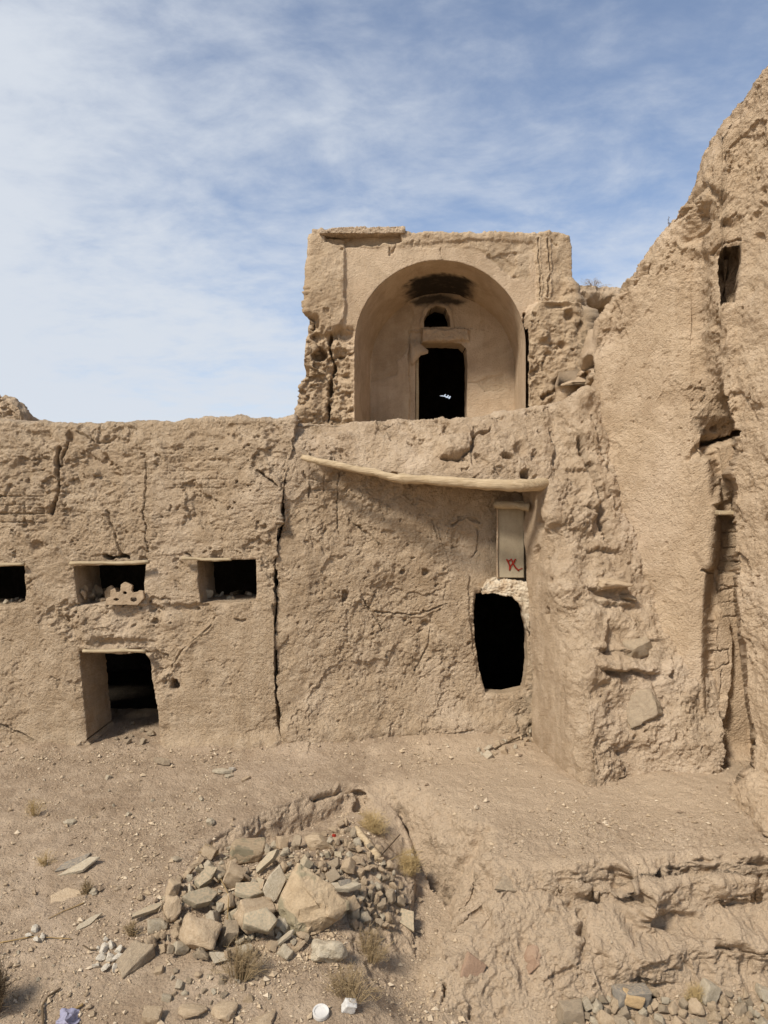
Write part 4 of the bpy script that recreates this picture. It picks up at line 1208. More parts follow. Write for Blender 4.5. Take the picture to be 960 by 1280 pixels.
def place(name, me, px, py, w, scale=(1, 1, 1), rot=(0, 0, 0), sink=.25, lift=0., label=None, cat='stone', group=None, align=False, at=None):
    loc, nor = (at, Vector((0, 0, 1))) if at is not None else cast(px, py)
    if loc is None:
        return None
    s = w * loc.y / F
    o = bpy.data.objects.new(name, me)
    COL.objects.link(o)
    o.scale = (s * scale[0], s * scale[1], s * scale[2])
    from mathutils import Euler
    q = Euler(rot).to_quaternion()
    if align:
        q = nor.to_track_quat('Z', 'Y') @ q
    o.rotation_mode = 'QUATERNION'
    o.rotation_quaternion = q
    o.location = loc + (nor if align else Vector((0, 0, 1))) * (s * scale[2] * (.5 - sink) * (.3 if 'slab' in me.name else .9) + lift)
    tag(o, label, cat, group, 'thing')
    return o

def pip(x, y, P):
    c = False
    for i in range(len(P)):
        (x0, y0), (x1, y1) = P[i], P[i - 1]
        if (y0 > y) != (y1 > y) and x < x0 + (y - y0) * (x1 - x0) / (y1 - y0):
            c = not c
    return c

def scatter(poly, n, sizes, mats, kinds, name, labels, group, rnd, lift=0.0, gap=.62, taken=None):
    xs, ys = [p[0] for p in poly], [p[1] for p in poly]
    done = taken if taken is not None else []
    k = tries = 0
    while k < n and tries < n * 60:
        tries += 1
        x, y = rnd.uniform(min(xs), max(xs)), rnd.uniform(min(ys), max(ys))
        if not pip(x, y, poly):
            continue
        w = math.exp(rnd.uniform(math.log(sizes[0]), math.log(sizes[1]))) if rnd.random() < .8 else rnd.uniform(sizes[0], sizes[1])
        if any((x - a) ** 2 + ((y - b) * 1.25) ** 2 < (gap * .5 * (w + c)) ** 2 for a, b, c in done):
            continue
        mi = rnd.choices(range(len(mats)), [m[1] for m in mats])[0]
        mat = mats[mi][0]
        kind = rnd.choices([q[0] for q in kinds], [q[1] for q in kinds])[0]
        if mat in (ST_GREEN, ST_DARK): kind = 'slab' if rnd.random() < .75 else 'block'
        me = lib(kind, mat, rnd.randrange(5))
        tilt = .9 if kind == 'slab' else 1.5
        o = place(name, me, x, y, w * (1.25 if kind == 'slab' else 1), (1, rnd.uniform(.7, 1.05), rnd.uniform(.6, .95) if kind != 'slab' else rnd.uniform(.9, 1.5)),
                  (rnd.uniform(-tilt, tilt), rnd.uniform(-tilt, tilt), rnd.uniform(0, 6.3)), .3, rnd.uniform(0, lift), labels[mi], 'stone', group)
        if o is not None:
            done.append((x, y, w)); k += 1

taken = []
def one(name, kind, mat, seed, px, py, w, scale, rot, label, sink=.25, lift=0, align=False, cat='stone', block=1.0, group=None):
    o = place(name, stone_mesh(name, kind, seed, mat), px, py, w, scale, rot, sink, lift, label, cat, group, align)
    taken.append((px, py, w * block))
    return o

# --- the rubble heap: stones one can single out
def boulder():
    """the big broken lump of wall, from its outline, with real thickness"""
    loc, nor = cast(398, 1172)
    Y = loc.y
    out = [(346, 1128), (357, 1108), (372, 1078), (381, 1090), (393, 1092), (412, 1104), (436, 1124), (438, 1138), (428, 1152), (412, 1158), (396, 1172), (372, 1178), (358, 1166), (349, 1148)]
    bm = bmesh.new()
    r = random.Random(4)
    for x, y in out:
        bk = (1172 - y) * .0021
        bm.verts.new(ray(x, y, Y + bk + r.uniform(-.02, .02)))
        bm.verts.new(ray(392 + (x - 392) * .86, 1130 + (y - 1130) * .86, Y + bk + .24))
    for x, y, d in ((376, 1104, .06), (400, 1128, .0), (372, 1156, -.06), (410, 1146, -.05), (388, 1112, .045)):
        bm.verts.new(ray(x, y, Y + d))
    bmesh.ops.convex_hull(bm, input=list(bm.verts))
    for v in [v for v in bm.verts if not v.link_faces]: bm.verts.remove(v)
    bmesh.ops.bevel(bm, geom=list(bm.edges), offset=.007, segments=1, affect='EDGES')
    bmesh.ops.triangulate(bm, faces=bm.faces)
    for L in (.10, .05, .026):
        bmesh.ops.subdivide_edges(bm, edges=[e for e in bm.edges if e.calc_length() > L], cuts=1, use_grid_fill=True)
        bmesh.ops.triangulate(bm, faces=bm.faces)
    bm.normal_update()
    co = np.array([v.co[:] for v in bm.verts]); no = np.array([v.normal[:] for v in bm.verts])
    h = .022 * fbm(co, 6, 5, .62, seed=901) - .022 * smooth(.05, .12, fbm(co, 3.4, 3, seed=906)) + .014 * fbm(co, 18, 3, seed=902)
    co = co + no * h[:, None]
    c0 = Vector(co.mean(0))
    for v, p in zip(bm.verts, co): v.co = Vector(p) - c0
    me = bpy.data.meshes.new('boulder'); bm.to_mesh(me); bm.free()
    me.polygons.foreach_set('use_smooth', [True] * len(me.polygons)); me.set_sharp_from_angle(angle=math.radians(28))
    me.materials.append(ST_BOULDER)
    o = bpy.data.objects.new('boulder', me); COL.objects.link(o); o.location = c0
    tag(o, 'largest broken mud block with dark green patches on the rubble heap', 'boulder', None, 'thing')
    taken.append((393, 1130, 84))
boulder()
HG = None
one('stone_slab', 'slab', ST_PALE, 11, 343, 1130, 46, (1.05, .85, .9), (1.2, -1.15, .5), 'pale upright slab leaning against the big mud block', .0, .12, block=.6)
one('stone', 'clod', ST_PALE, 12, 410, 1196, 52, (1.05, .8, .72), (.2, .3, .4), 'whitish rough boulder just below the big mud block', .2)
one('stone', 'slab', ST_GREEN, 13, 325, 1186, 40, (1, 1.2, 2.2), (.75, .1, .2), 'round greenish flat stone below the middle of the heap', .1, .03)
one('stone', 'block', ST_TAN, 14, 320, 1160, 46, (1.1, .8, .75), (.3, .2, .7), 'broad tan block left of the upright slab', .15, .04)
one('stone', 'block', ST_TAN, 15, 252, 1182, 50, (1, .8, .9), (.9, .4, .2), 'tan lump with a flat pale face at the lower left of the heap', .15, .02)
one('stone', 'clod', ST_TAN, 16, 215, 1150, 36, (.8, .8, 1.1), (.2, .5, .9), 'knobbly tan lump at the left rim of the heap', .15, .02)
one('stone_slab', 'slab', ST_GREEN, 17, 248, 1140, 42, (1.1, .8, 1.6), (.55, .15, .6), 'greenish slab with rounded end lying on the left of the heap', .0, .05)
one('stone_slab', 'slab', ST_GREEN, 18, 256, 1112, 36, (1.2, .7, 1.4), (.45, -.3, .9), 'thin greenish slab sloping on the upper left of the heap', .0, .05)
one('stone', 'block', ST_BOULDER, 19, 310, 1078, 42, (1.1, .8, .65), (.2, .1, .1), 'tan block with a dark green face on top of the heap', .15, .05)
one('stone_slab', 'slab', ST_GREEN, 20, 334, 1090, 32, (1.2, .6, 1.5), (.5, -.7, .4), 'greenish slab tilted on edge behind the upright slab', .0, .05)
one('stone_slab', 'slab', ST_GREEN, 21, 312, 1128, 38, (1.2, .8, 1.2), (.3, .2, .1), 'dark greenish slab in the middle of the heap', .0, .06)
one('stone', 'block', ST_GREY, 22, 168, 1206, 40, (1.2, .75, .6), (.2, -.5, .9), 'dark grey elongated stone at the lower left end of the heap', .2)
one('stone', 'block', ST_GREY, 23, 286, 1180, 28, (.8, .9, 1.2), (.4, .3, .3), 'grey brown upright stone beside the round greenish stone', .15, .02)
one('stone', 'block', ST_TAN, 24, 292, 1110, 26, (1, .9, 1), (.5, .5, .3), 'small cube-like tan stone near the heap top', .15, .05)
one('stone_slab', 'slab', ST_PALE, 25, 355, 1180, 24, (1.3, .5, 1.0), (.3, -.6, .2), 'small pale splinter below the big mud block', .0, .02)
one('stone_slab', 'slab', ST_DARK, 26, 432, 1122, 26, (.8, 1, 1.1), (1.0, .2, .3), 'dark slate propped up right of the big mud block', .0, .08)
one('stone_slab', 'slab', ST_PALE, 27, 428, 1120, 34, (1.3, .5, 1.2), (.25, .0, .05), 'pale flat stone right of the big mud block', .0, .04)
one('stone_slab', 'slab', ST_GREEN, 28, 510, 1150, 32, (1, 1, .8), (.15, .1, 2.2), 'triangular greenish slab lying flat on the slope right of the heap', .2, .0, True)
one('stone', 'clod', ST_TAN, 29, 400, 1060, 34, (1.3, .8, .7), (.1, .2, .3), 'broad tan lump at the back of the heap', .25, .02)
# slabs lying on the open ground at the left
one('stone_slab', 'slab', ST_DARK, 31, 92, 1080, 42, (1.1, .8, .5), (0, 0, .9), 'dark slate slab lying flat on the left ground', .3, 0, True)
one('stone_slab', 'slab', ST_PALE, 32, 104, 1086, 46, (1.25, .5, .5), (0, 0, .75), 'long pale slab lying over the dark slate', .0, .012, True)
one('stone_slab', 'slab', ST_TAN, 33, 80, 1123, 40, (1.0, .9, .4), (0, 0, .3), 'flat tan slab half sunk in the left ground', .45, 0, True)
one('stone_slab', 'slab', ST_PALE, 34, 108, 1155, 32, (1.2, .4, .5), (0, 0, .75), 'narrow pale splinter of stone on the left ground', .2, 0, True)
one('stone_slab', 'slab', ST_GREEN, 35, 184, 1146, 40, (1.3, .32, .9), (.35, -.1, .65), 'long thin greenish slab sticking out left of the heap', .1, .02)
one('stone', 'clod', ST_TAN, 36, 176, 1124, 14, (1, .9, .8), (0, 0, 0), 'single tan stone on bare ground above the long greenish slab', .3)
one('stone', 'clod', ST_PALE, 37, 88, 1029, 14, (1.3, .7, .6), (0, .2, .5), 'single pale stone on the upper left ground', .3)
one('stone', 'clod', ST_PALE, 38, 263, 1031, 14, (1, 1, .9), (0, 0, 0), 'single pinkish pale stone at the rim of the scarp', .25)
one('stone', 'clod', ST_PALE, 39, 222, 1075, 14, (1.3, .8, .6), (0, .2, .6), 'single pale stone left above the heap', .3)
one('stone', 'clod', ST_PALE, 40, 117, 1117, 12, (1, 1, .8), (0, 0, 0), 'single pale pebble beside the small brown tuft', .3)
# pale pieces in front of the wall
one('stone_slab', 'slab', ST_PALE, 41, 276, 967, 22, (1.2, .6, 1.2), (.1, .1, .2), 'longest pale flat piece on the ground in front of the long wall', .1)
one('stone_slab', 'slab', ST_WHITE, 42, 291, 964, 13, (1, .7, 1.6), (.1, .3, .9), 'whitest small piece on the ground in front of the long wall', .0)
one('stone_slab', 'slab', ST_PALE, 43, 286, 972, 13, (1, .8, 1.4), (.1, .1, .5), 'small pale piece lying in front of the longer flat piece', .1)
one('stone_slab', 'slab', ST_TAN, 44, 307, 976, 14, (1.1, .6, 1.3), (.1, -.2, .8), 'small tan piece right of the pale pieces before the long wall', .1)
one('stone_slab', 'slab', ST_GREY, 45, 202, 956, 24, (1.2, .35, 1.6), (.0, .1, -.25), 'thin brown piece lying just outside the low doorway', .1)
# stones set in the ruined stair
one('stone', 'clod', ST_GREY, 51, 781, 747, 30, (1.0, .9, .45), (.1, .1, .1), 'flat grey stone jutting from the upper ruined stair', .5)
one('stone', 'block', ST_GREY, 52, 798, 804, 46, (1.0, .7, .62), (.2, -.25, .3), 'angular brown stone jutting from the middle of the ruined stair', .5, -.05)
one('stone_slab', 'block', ST_GREY, 53, 800, 882, 48, (1.0, 1.0, .4), (.1, .1, .5), 'large flat tan stone facing out low in the ruined stair', .75, -.03, True)
one('stone', 'clod', ST_TAN, 54, 766, 731, 46, (1.1, .8, .36), (.05, .05, 0), 'flat tan tread stone high on the ruined stair', .5)
one('brick', 'slab', ST_RED, 55, 591, 1206, 44, (1.0, 1.2, 1.0), (0, 0, 1.6), 'flat reddish brick set in the earth bank face', .42, 0, True, cat='brick')
one('stone', 'clod', ST_RED, 56, 664, 1197, 36, (.9, 1.1, .5), (0, 0, 0), 'pinkish stone stuck in the earth bank face', .45, 0, True)
one('stone', 'slab', ST_GREY, 57, 634, 1107, 34, (1.3, .9, .7), (0, 0, .1), 'flat grey stone sunk in the top of the earth bank', .4, 0, True)
# front right
one('stone', 'block', ST_GREY, 61, 712, 1274, 36, (1.05, .8, .75), (.1, .1, .2), 'square grey block at the left end of the stones under the bank', .2)
one('stone', 'block', ST_DARK, 62, 791, 1252, 40, (1.2, .7, .6), (.1, .0, .1), 'dark slate block behind the tan brick under the bank', .2)
one('brick', 'block', plain('tan_brick', rgb(190, 160, 118), .9, .5), 63, 792, 1262, 27, (1.2, .7, .55), (.2, .25, .1), 'light tan brick piece on the stones under the bank', .0, .05, cat='brick')
one('stone', 'block', ST_PALE, 64, 886, 1252, 28, (.8, .8, 1.1), (.2, .3, .3), 'tall pale stone on the stones under the bank', .1)
one('stone', 'clod', ST_PALE, 65, 952, 1248, 32, (1, .8, .9), (0, 0, 0), 'big pale stone at the right edge under the bank', .2)
one('stone', 'clod', ST_TAN, 66, 288, 1270, 40, (1.3, .8, .6), (.1, .1, .2), 'pale tan boulder at the bottom edge below the heap', .2)
one('stone', 'clod', ST_TAN, 67, 325, 1276, 44, (1.2, .9, .6), (.2, .1, .5), 'broad tan boulder at the bottom edge right of another', .2)
one('stone', 'clod', ST_TAN, 68, 240, 1268, 30, (1.2, .8, .6), (.2, .1, .1), 'smaller tan boulder at the bottom edge left of the others', .2)
one('stone', 'block', ST_TAN, 69, 190, 1277, 26, (1, .8, .8), (.3, .1, .1), 'small tan block at the bottom edge near the lilac plastic', .2)
# white plaster crumbs
rn = random.Random(21)
for x, y, w in ((130, 1188, 16), (140, 1184, 15), (150, 1190, 16), (126, 1200, 14), (136, 1200, 18), (147, 1202, 17), (156, 1198, 13), (120, 1210, 12), (132, 1212, 15), (144, 1212, 13), (123, 1188, 10), (132, 1176, 9)):
    place('plaster_lump', lib('clod', ST_WHITE, rn.randrange(5)), x, y, w, (1, .9, .7), (rn.uniform(-1, 1), rn.uniform(-1, 1), rn.uniform(0, 6)), .2, 0, 'small white plaster lump in the patch beside the dark grey stone', 'plaster lump', 'white plaster lumps on the ground')
    taken.append((x, y, w))
for x, y, w in ((44, 1164, 12), (52, 1174, 13), (36, 1172, 10), (46, 1178, 12)):
    place('plaster_lump', lib('clod', ST_WHITE, rn.randrange(5)), x, y, w, (1, .9, .8), (rn.uniform(-1, 1), 0, rn.uniform(0, 6)), .2, 0, 'small white plaster lump in the little cluster at the far left', 'plaster lump', 'white plaster lumps at the far left')
    taken.append((x, y, w))

HEAP = [(182, 1196), (198, 1140), (228, 1092), (262, 1070), (300, 1062), (360, 1058), (415, 1048), (440, 1090), (438, 1150), (360, 1196), (272, 1206), (230, 1200)]
HEAPR = [(395, 1050), (432, 1032), (470, 1060), (488, 1090), (502, 1110), (498, 1165), (466, 1172), (440, 1160), (436, 1110)]
M1 = [(ST_TAN, 4.5), (ST_GREEN, 2), (ST_GREY, 1.6), (ST_PALE, 3.6)]
L1 = ['tan rubble stone in the main heap left of the big mud block', 'greenish rubble stone in the main heap left of the big mud block', 'grey brown rubble stone in the main heap left of the big mud block', 'pale rubble stone in the main heap left of the big mud block']
scatter(HEAP, 62, (13, 25), M1, [('block', 3), ('slab', 2), ('clod', 2)], 'rubble_stone', L1, 'stones of the main rubble heap', random.Random(1), .07, .72, taken)
scatter(HEAP, 140, (6, 14), M1, [('block', 3), ('slab', 2), ('clod', 2)], 'rubble_stone', L1, 'stones of the main rubble heap', random.Random(2), .07, .58, taken)
M2 = [(ST_TAN, 6), (ST_GREY, 2), (ST_PALE, 1.5)]
L2 = ['rounded tan stone in the loose spill right of the big mud block', 'rounded grey stone in the loose spill right of the big mud block', 'rounded pale stone in the loose spill right of the big mud block']
scatter(HEAPR, 75, (9, 20), M2, [('clod', 4), ('block', 2)], 'rubble_stone', L2, 'stones spilling down right of the big mud block', random.Random(3), .05, .72, taken)
FR = [(700, 1275), (735, 1254), (770, 1244), (850, 1250), (905, 1246), (965, 1240), (968, 1290), (700, 1290)]
M3 = [(ST_TAN, 4), (ST_PALE, 3), (ST_GREY, 3)]
L3 = ['tan stone in the row of rubble under the earth bank', 'pale stone in the row of rubble under the earth bank', 'grey stone in the row of rubble under the earth bank']
scatter(FR, 70, (9, 26), M3, [('clod', 3), ('block', 3)], 'rubble_stone', L3, 'stones under the earth bank', random.Random(4), .03, .75, taken)
BT = [(195, 1210), (270, 1205), (330, 1225), (345, 1262), (250, 1270), (205, 1250)]
scatter(BT, 22, (7, 15), M3, [('clod', 3), ('block', 2)], 'rubble_stone', ['tan stone scattered below the main heap', 'pale stone scattered below the main heap', 'grey stone scattered below the main heap'], 'stones scattered below the main heap', random.Random(5), .0, 1.2, taken)
DB = [(596, 938), (640, 922), (662, 915), (668, 928), (650, 942), (605, 947)]
scatter(DB, 16, (6, 13), [(ST_TAN, 3), (ST_PALE, 2)], [('clod', 3), ('block', 2)], 'rubble_stone', ['small tan stone on the ground in the corner below the black doorway', 'small pale stone on the ground in the corner below the black doorway'], 'stones in the corner below the black doorway', random.Random(6), .0, .9, taken)
LG = [(0, 970), (240, 970), (330, 1010), (200, 1080), (180, 1280), (0, 1280)]
scatter(LG, 45, (4, 9), [(ST_TAN, 3), (ST_PALE, 2)], [('clod', 3), ('block', 1)], 'pebble', ['tan pebble on the open ground at the left', 'pale pebble on the open ground at the left'], 'pebbles on the open ground at the left', random.Random(8), .0, 2.5, taken)
# rubble on the window sills
W2 = [(98, 752), (100, 742), (120, 740), (140, 742), (150, 750), (120, 755)]
scatter(W2, 12, (9, 24), [(ST_TAN, 1)], [('clod', 3), ('block', 1)], 'mud_clod', ['mud clod lying on the sill of the middle small window'], 'clods on the middle window sill', random.Random(9), .05, .5)
W3 = [(254, 751), (258, 744), (315, 741), (316, 749)]
scatter(W3, 8, (7, 18), [(ST_PALE, 1), (ST_GREY, 1)], [('slab', 3), ('clod', 1)], 'stone', ['pale stone lying on the sill of the third window', 'grey stone lying on the sill of the third window'], 'stones on the third window sill', random.Random(10), .0, .6)
W1 = [(2, 755), (4, 750), (29, 748), (29, 754)]
scatter(W1, 4, (6, 10), [(ST_PALE, 1)], [('clod', 1)], 'stone', ['pale stone on the sill of the window cut by the left edge'], 'stones on the first window sill', random.Random(11), .0, .8)
DF = [(135, 930), (145, 905), (185, 905), (196, 930)]
scatter(DF, 9, (6, 16), [(ST_GREY, 1)], [('clod', 1)], 'mud_clod', ['dim mud clod on the floor inside the low doorway'], 'clods inside the low doorway', random.Random(12), .0, 1.0)

def stucco_piece():
    """broken pierced stucco screen fragment standing on the middle sill"""
    out = [(131, 756), (133, 748), (138, 746), (138, 738), (143, 736), (145, 741), (150, 740), (151, 731), (155, 728), (160, 729), (165, 732), (164, 738), (166, 741), (171, 740), (174, 738), (179, 739), (180, 748), (172, 756)]
    holes = [((156, 741), 2.6, 2.0), ((145.5, 749.5), 3.6, 1.9), ((167, 749.5), 4.2, 3.0)]
    Y = 9.97
    st = .5
    xs, ys = np.arange(130, 181, st), np.arange(727, 757, st)
    X, Yp = np.meshgrid(xs, ys)
    _, _, ins = seg_dist(X + .25, Yp + .25, densify(out, True, 1, .5, .2, 7), True)
    for (cx, cy), rx, ry in holes:
        ins &= ((X + .25 - cx) / rx) ** 2 + ((Yp + .25 - cy) / ry) ** 2 > 1
    ny, nx = X.shape
    gx, gy = np.meshgrid(np.concatenate([xs, [xs[-1] + st]]), np.concatenate([ys, [ys[-1] + st]]))
    fr = ray(gx, gy, Y).reshape(-1, 3); bk = fr + np.array([0, .06, 0]); n0 = len(fr)
    V = np.concatenate([fr, bk])
    V = V + .012 * np.stack([fbm(V, 10, 4, seed=i) for i in range(3)], -1)
    Q = []
    W = nx + 1
    for j in range(ny):
        for i in range(nx):
            if not ins[j, i]: continue
            a, b, c, d = j * W + i, j * W + i + 1, (j + 1) * W + i + 1, (j + 1) * W + i
            Q += [(a, d, c, b), (a + n0, b + n0, c + n0, d + n0)]
            for (p, q, jj, ii) in ((a, b, j - 1, i), (b, c, j, i + 1), (c, d, j + 1, i), (d, a, j, i - 1)):
                if not (0 <= jj < ny and 0 <= ii < nx and ins[jj, ii]):
                    Q.append((p, q, q + n0, p + n0))
    Q = np.array(Q)
    used, inv = np.unique(Q, return_inverse=True)
    o = np_mesh('stucco_fragment', V[used], inv.reshape(Q.shape), plain('pale_stucco', rgb(172, 149, 121), .95, 1.0, 40))
    tag(o, 'broken pierced stucco fragment standing on the middle window sill', 'stucco piece', None, 'thing')
stucco_piece()

# --- gravel: too small and too many to count
def gravel():
    py = GPY.ravel(); P = GP.reshape(-1, 3); st = GST.ravel()
    px = CX + P[:, 0] / P[:, 1] * F
    ok = (py > 905) & (py < 1300) & (px > -40) & (px < 1000) & (st < .75) & (P[:, 1] < 10.3)
    w = np.where(ok, 1.0, 0)
    d = fbm(P, 1.1, 3, seed=601)
    w *= np.clip(.5 + 1.6 * d, .06, 2) * np.where(px < 560, 1.3, .7)
    w *= 1 + 3.0 * np.exp(-((px - 690) / 130) ** 2 - ((py - 1040) / 22) ** 2) + 2.5 * np.exp(-((px - 350) / 130) ** 2 - ((py - 1130) / 70) ** 2) + 2 * np.exp(-((py - 1265) / 18) ** 2) * (px > 680) \
        + 1.5 * np.exp(-((py - 948) / 8) ** 2)
    w /= w.sum()
    n = 19000
    k = rng.choice(len(P), n, p=w)
    c = P[k]
    s = np.clip(np.exp(rng.normal(math.log(.0055), .6, n)), .0022, .030)
    base = np.array([(1, 0, 0), (-1, 0, 0), (0, 1, 0), (0, -1, 0), (0, 0, 1), (0, 0, -1)], float)
    tri = np.array([(0, 2, 4), (2, 1, 4), (1, 3, 4), (3, 0, 4), (2, 0, 5), (1, 2, 5), (3, 1, 5), (0, 3, 5)])
    th = rng.uniform(0, 6.28, n)
    V = np.repeat(base[None], n, 0) * rng.uniform(.6, 1.25, (n, 6, 1)) + rng.normal(0, .18, (n, 6, 3))
    V[..., 2] *= .75
    x = V[..., 0] * np.cos(th)[:, None] - V[..., 1] * np.sin(th)[:, None]; y = V[..., 0] * np.sin(th)[:, None] + V[..., 1] * np.cos(th)[:, None]
    V = np.stack([x, y, V[..., 2]], -1) * s[:, None, None] * 1.25 + (c + np.array([0, 0, 1]) * (s * .45)[:, None])[:, None]
    T = (tri[None] + 6 * np.arange(n)[:, None, None]).reshape(-1, 3)
    t = NT('gravel_bits'); a = t.attr('shade')
    cr = t.n('ShaderNodeValToRGB'); t.l(a, cr.inputs[0])
    e = cr.color_ramp.elements
    e[0].color = rgb(132, 113, 92); e[1].color = rgb(192, 174, 148)
    for p_, c_ in ((.3, rgb(160, 139, 112)), (.75, rgb(182, 161, 132))):
        q = e.new(p_); q.color = c_
    t.l(cr.outputs[0], t.b.inputs['Base Color'])
    o = np_mesh('gravel', V.reshape(-1, 3), T, t.m, smooth_sh=False, attrs={'shade': np.repeat(rng.random(n) ** .8, 6)})
    tag(o, 'fine gravel and mud crumbs strewn over the bare ground', 'gravel', None, 'stuff')
gravel()

# --- dry plants
def twigs(paths):
    """one mesh of thin three-sided stems; paths: list of (points, r0, r1)"""
    V, Q = [], []
    for pts, r0, r1 in paths:
        n = len(pts); s0 = len(V)
        for i, p in enumerate(pts):
            r = r0 + (r1 - r0) * i / (n - 1)
            d = pts[min(i + 1, n - 1)] - pts[max(i - 1, 0)]
            d = d / (np.linalg.norm(d) + 1e-9)
            a = np.cross(d, (.3, .9, .2)); a /= np.linalg.norm(a) + 1e-9
            b = np.cross(d, a)
            for k in range(3):
                V.append(p + r * (math.cos(2.094 * k) * a + math.sin(2.094 * k) * b))
        for i in range(n - 1):
            for k in range(3):
                Q.append((s0 + 3 * i + k, s0 + 3 * i + (k + 1) % 3, s0 + 3 * i + 3 + (k + 1) % 3, s0 + 3 * i + 3 + k))
    return np.array(V), np.array(Q)

def scrub(name, px, py, wpx, hpx, n, mat, label, seed, up=1.0, rad=.0022, bend=.3, cat='dry shrub', group=None):
    loc, nor = cast(px, py)
    if loc is None: return
    r = np.random.default_rng(seed)
    k = loc.y / F
    W, Hh = wpx * k * .5, hpx * k
    paths = []
    for i in range(n):
        a = r.normal(.4 * seed, 1.5); q = math.sqrt(r.random()) * (.7 + .4 * math.sin(2 * a + seed))
        b0 = np.array([math.cos(a), math.sin(a) * .8, 0]) * W * .35 * q
        tip = np.array([math.cos(a) * W * q * r.uniform(.6, 1.15), math.sin(a) * W * .8 * q * r.uniform(.6, 1.1), Hh * up * r.uniform(.35, 1.0) * (1.05 - .55 * q * q)])
        mid = b0 + (tip - b0) * .5 + r.normal(0, bend * .12 * W, 3) + np.array([0, 0, .12 * Hh])
        q3 = b0 + (tip - b0) * .78 + r.normal(0, bend * .15 * W, 3)
        paths.append(([b0, mid, q3, tip], rad * r.uniform(.7, 1.3), rad * .45))
        for _ in range(3):
            t = r.uniform(.35, .95); s = b0 + (tip - b0) * t
            e = s + np.array([r.normal(0, .14), r.normal(0, .14), r.uniform(.0, .2)]) * Hh
            paths.append(([s, (s + e) / 2 + r.normal(0, .02 * Hh, 3), e], rad * .7, rad * .4))
    V, Q = twigs(paths)
    V[:, 2] = np.maximum(V[:, 2], -.02)
    o = np_mesh(name, V, Q, mat, smooth_sh=False)
    o.location = loc
    tag(o, label, cat, group, 'thing')
scrub('dry_shrub', 297, 1226, 78, 56, 120, SCRUB, 'dense dry brown shrub at the foot of the main heap', 1)
scrub('dry_shrub', 462, 1202, 66, 46, 100, SCRUB, 'round dry shrub right of the whitish boulder', 2)
scrub('dry_shrub', 436, 1250, 96, 46, 120, SCRUB, 'wide low dry shrub above the white litter', 3)
scrub('dry_shrub', -6, 1268, 64, 76, 150, TWIGD, 'dark dry shrub cut off by the left edge', 4)
scrub('dry_tuft', 108, 1117, 28, 18, 70, SCRUB, 'small brown dry tuft beside the tan sunken slab', 5, cat='dry plant')
scrub('dry_tuft', 42, 1020, 40, 24, 60, STRAW, 'faint straw-coloured tuft on the upper left ground', 6, rad=.0014, cat='dry plant')
scrub('dry_tuft', 58, 1082, 36, 20, 50, STRAW, 'faint straw-coloured tuft left of the dark slate slab', 7, rad=.0014, cat='dry plant')
scrub('dry_tuft', 166, 1170, 30, 22, 60, SCRUB, 'thin dry tuft under the long greenish slab', 8, cat='dry plant')
scrub('dry_tuft', 262, 1072, 36, 18, 50, STRAW, 'thin dry tuft at the upper left rim of the heap', 9, cat='dry plant')
scrub('dry_grass', 468, 1040, 64, 34, 190, STRAW, 'matted dry grass in the notch of the earth bank', 10, .8, .0016, 1.2, 'dry grass')
scrub('dry_grass', 512, 1092, 54, 40, 180, STRAW, 'matted dry grass beside the crevice of the earth bank', 11, .8, .0016, 1.2, 'dry grass')
scrub('dry_grass', 868, 1252, 56, 26, 120, STRAW, 'pale dry grass among the stones under the earth bank', 12, .9, .0014, .9, 'dry grass')
scrub('dry_tuft', 742, 358, 50, 10, 40, TWIG, 'sparse dry twigs growing on top of the low linking wall', 13, 1.0, .002, .6, 'dry plant')
scrub('dry_tuft', 836, 284, 26, 14, 7, TWIGD, 'few bare twigs growing on the crest of the tall wall', 14, 1.1, .003, .6, 'dry plant')

def stick(name, pts, r0, r1, mat, label, lift=.0, cat='stick', sides=8, n=18, rough=.004):
    P = []
    for x, y, dz in pts:
        loc, _ = cast(x, y)
        if loc is None: return
        P.append(np.array(loc) + np.array([0, 0, dz + lift]))
    P = resample(P, n)
    o = bar(name, P, list(np.linspace(r0, r1, n)), mat, sides=sides, rough=rough, seed=len(label))
    tag(o, label, cat, None, 'thing')
stick('wooden_stake', [(445, 1046, .09), (473, 1079, .05)], .036, .042, WOOD, 'pale wooden stake lying on the loose spill of stones')
stick('stick', [(483, 1082, .03), (500, 1076, .06), (518, 1068, .06)], .005, .004, STRAW, 'thin pale stick in front of the crevice')
stick('stick', [(436, 1066, .04), (474, 1078, .05), (500, 1050, .06)], .008, .006, TWIGD, 'dark thin branch lying over the dry grass')
stick('stick', [(66, 1290, .01), (84, 1272, .03), (104, 1258, .02)], .014, .010, TWIG, 'brown stick beside the lilac plastic at the bottom edge')
stick('root', [(54, 1285, .02), (53, 1262, .03), (60, 1250, .03), (76, 1238, .02)], .010, .007, TWIGD, 'curved dark root on the ground at the lower left', cat='root')
stick('stick', [(618, 938, .02), (640, 928, .03), (658, 920, .03)], .012, .010, TWIGD, 'dark twig among the stones below the black doorway')
stick('stick', [(0, 1180, .01), (40, 1172, .01), (90, 1175, .01)], .006, .004, TWIG, 'long thin twig on the left ground')
stick('stick', [(104, 1183, .01), (112, 1190, .02), (124, 1189, .02)], .006, .004, TWIGD, 'short bent twig left of the white plaster lumps')
stick('stick', [(276, 1118, .14), (286, 1140, .15), (284, 1165, .10), (300, 1178, .08)], .005, .004, TWIG, 'bent twig lying across the main heap')
stick('stick', [(105, 1130, .01), (80, 1140, .01), (60, 1150, .01)], .006, .003, TWIG, 'straight twig below the tan sunken slab')

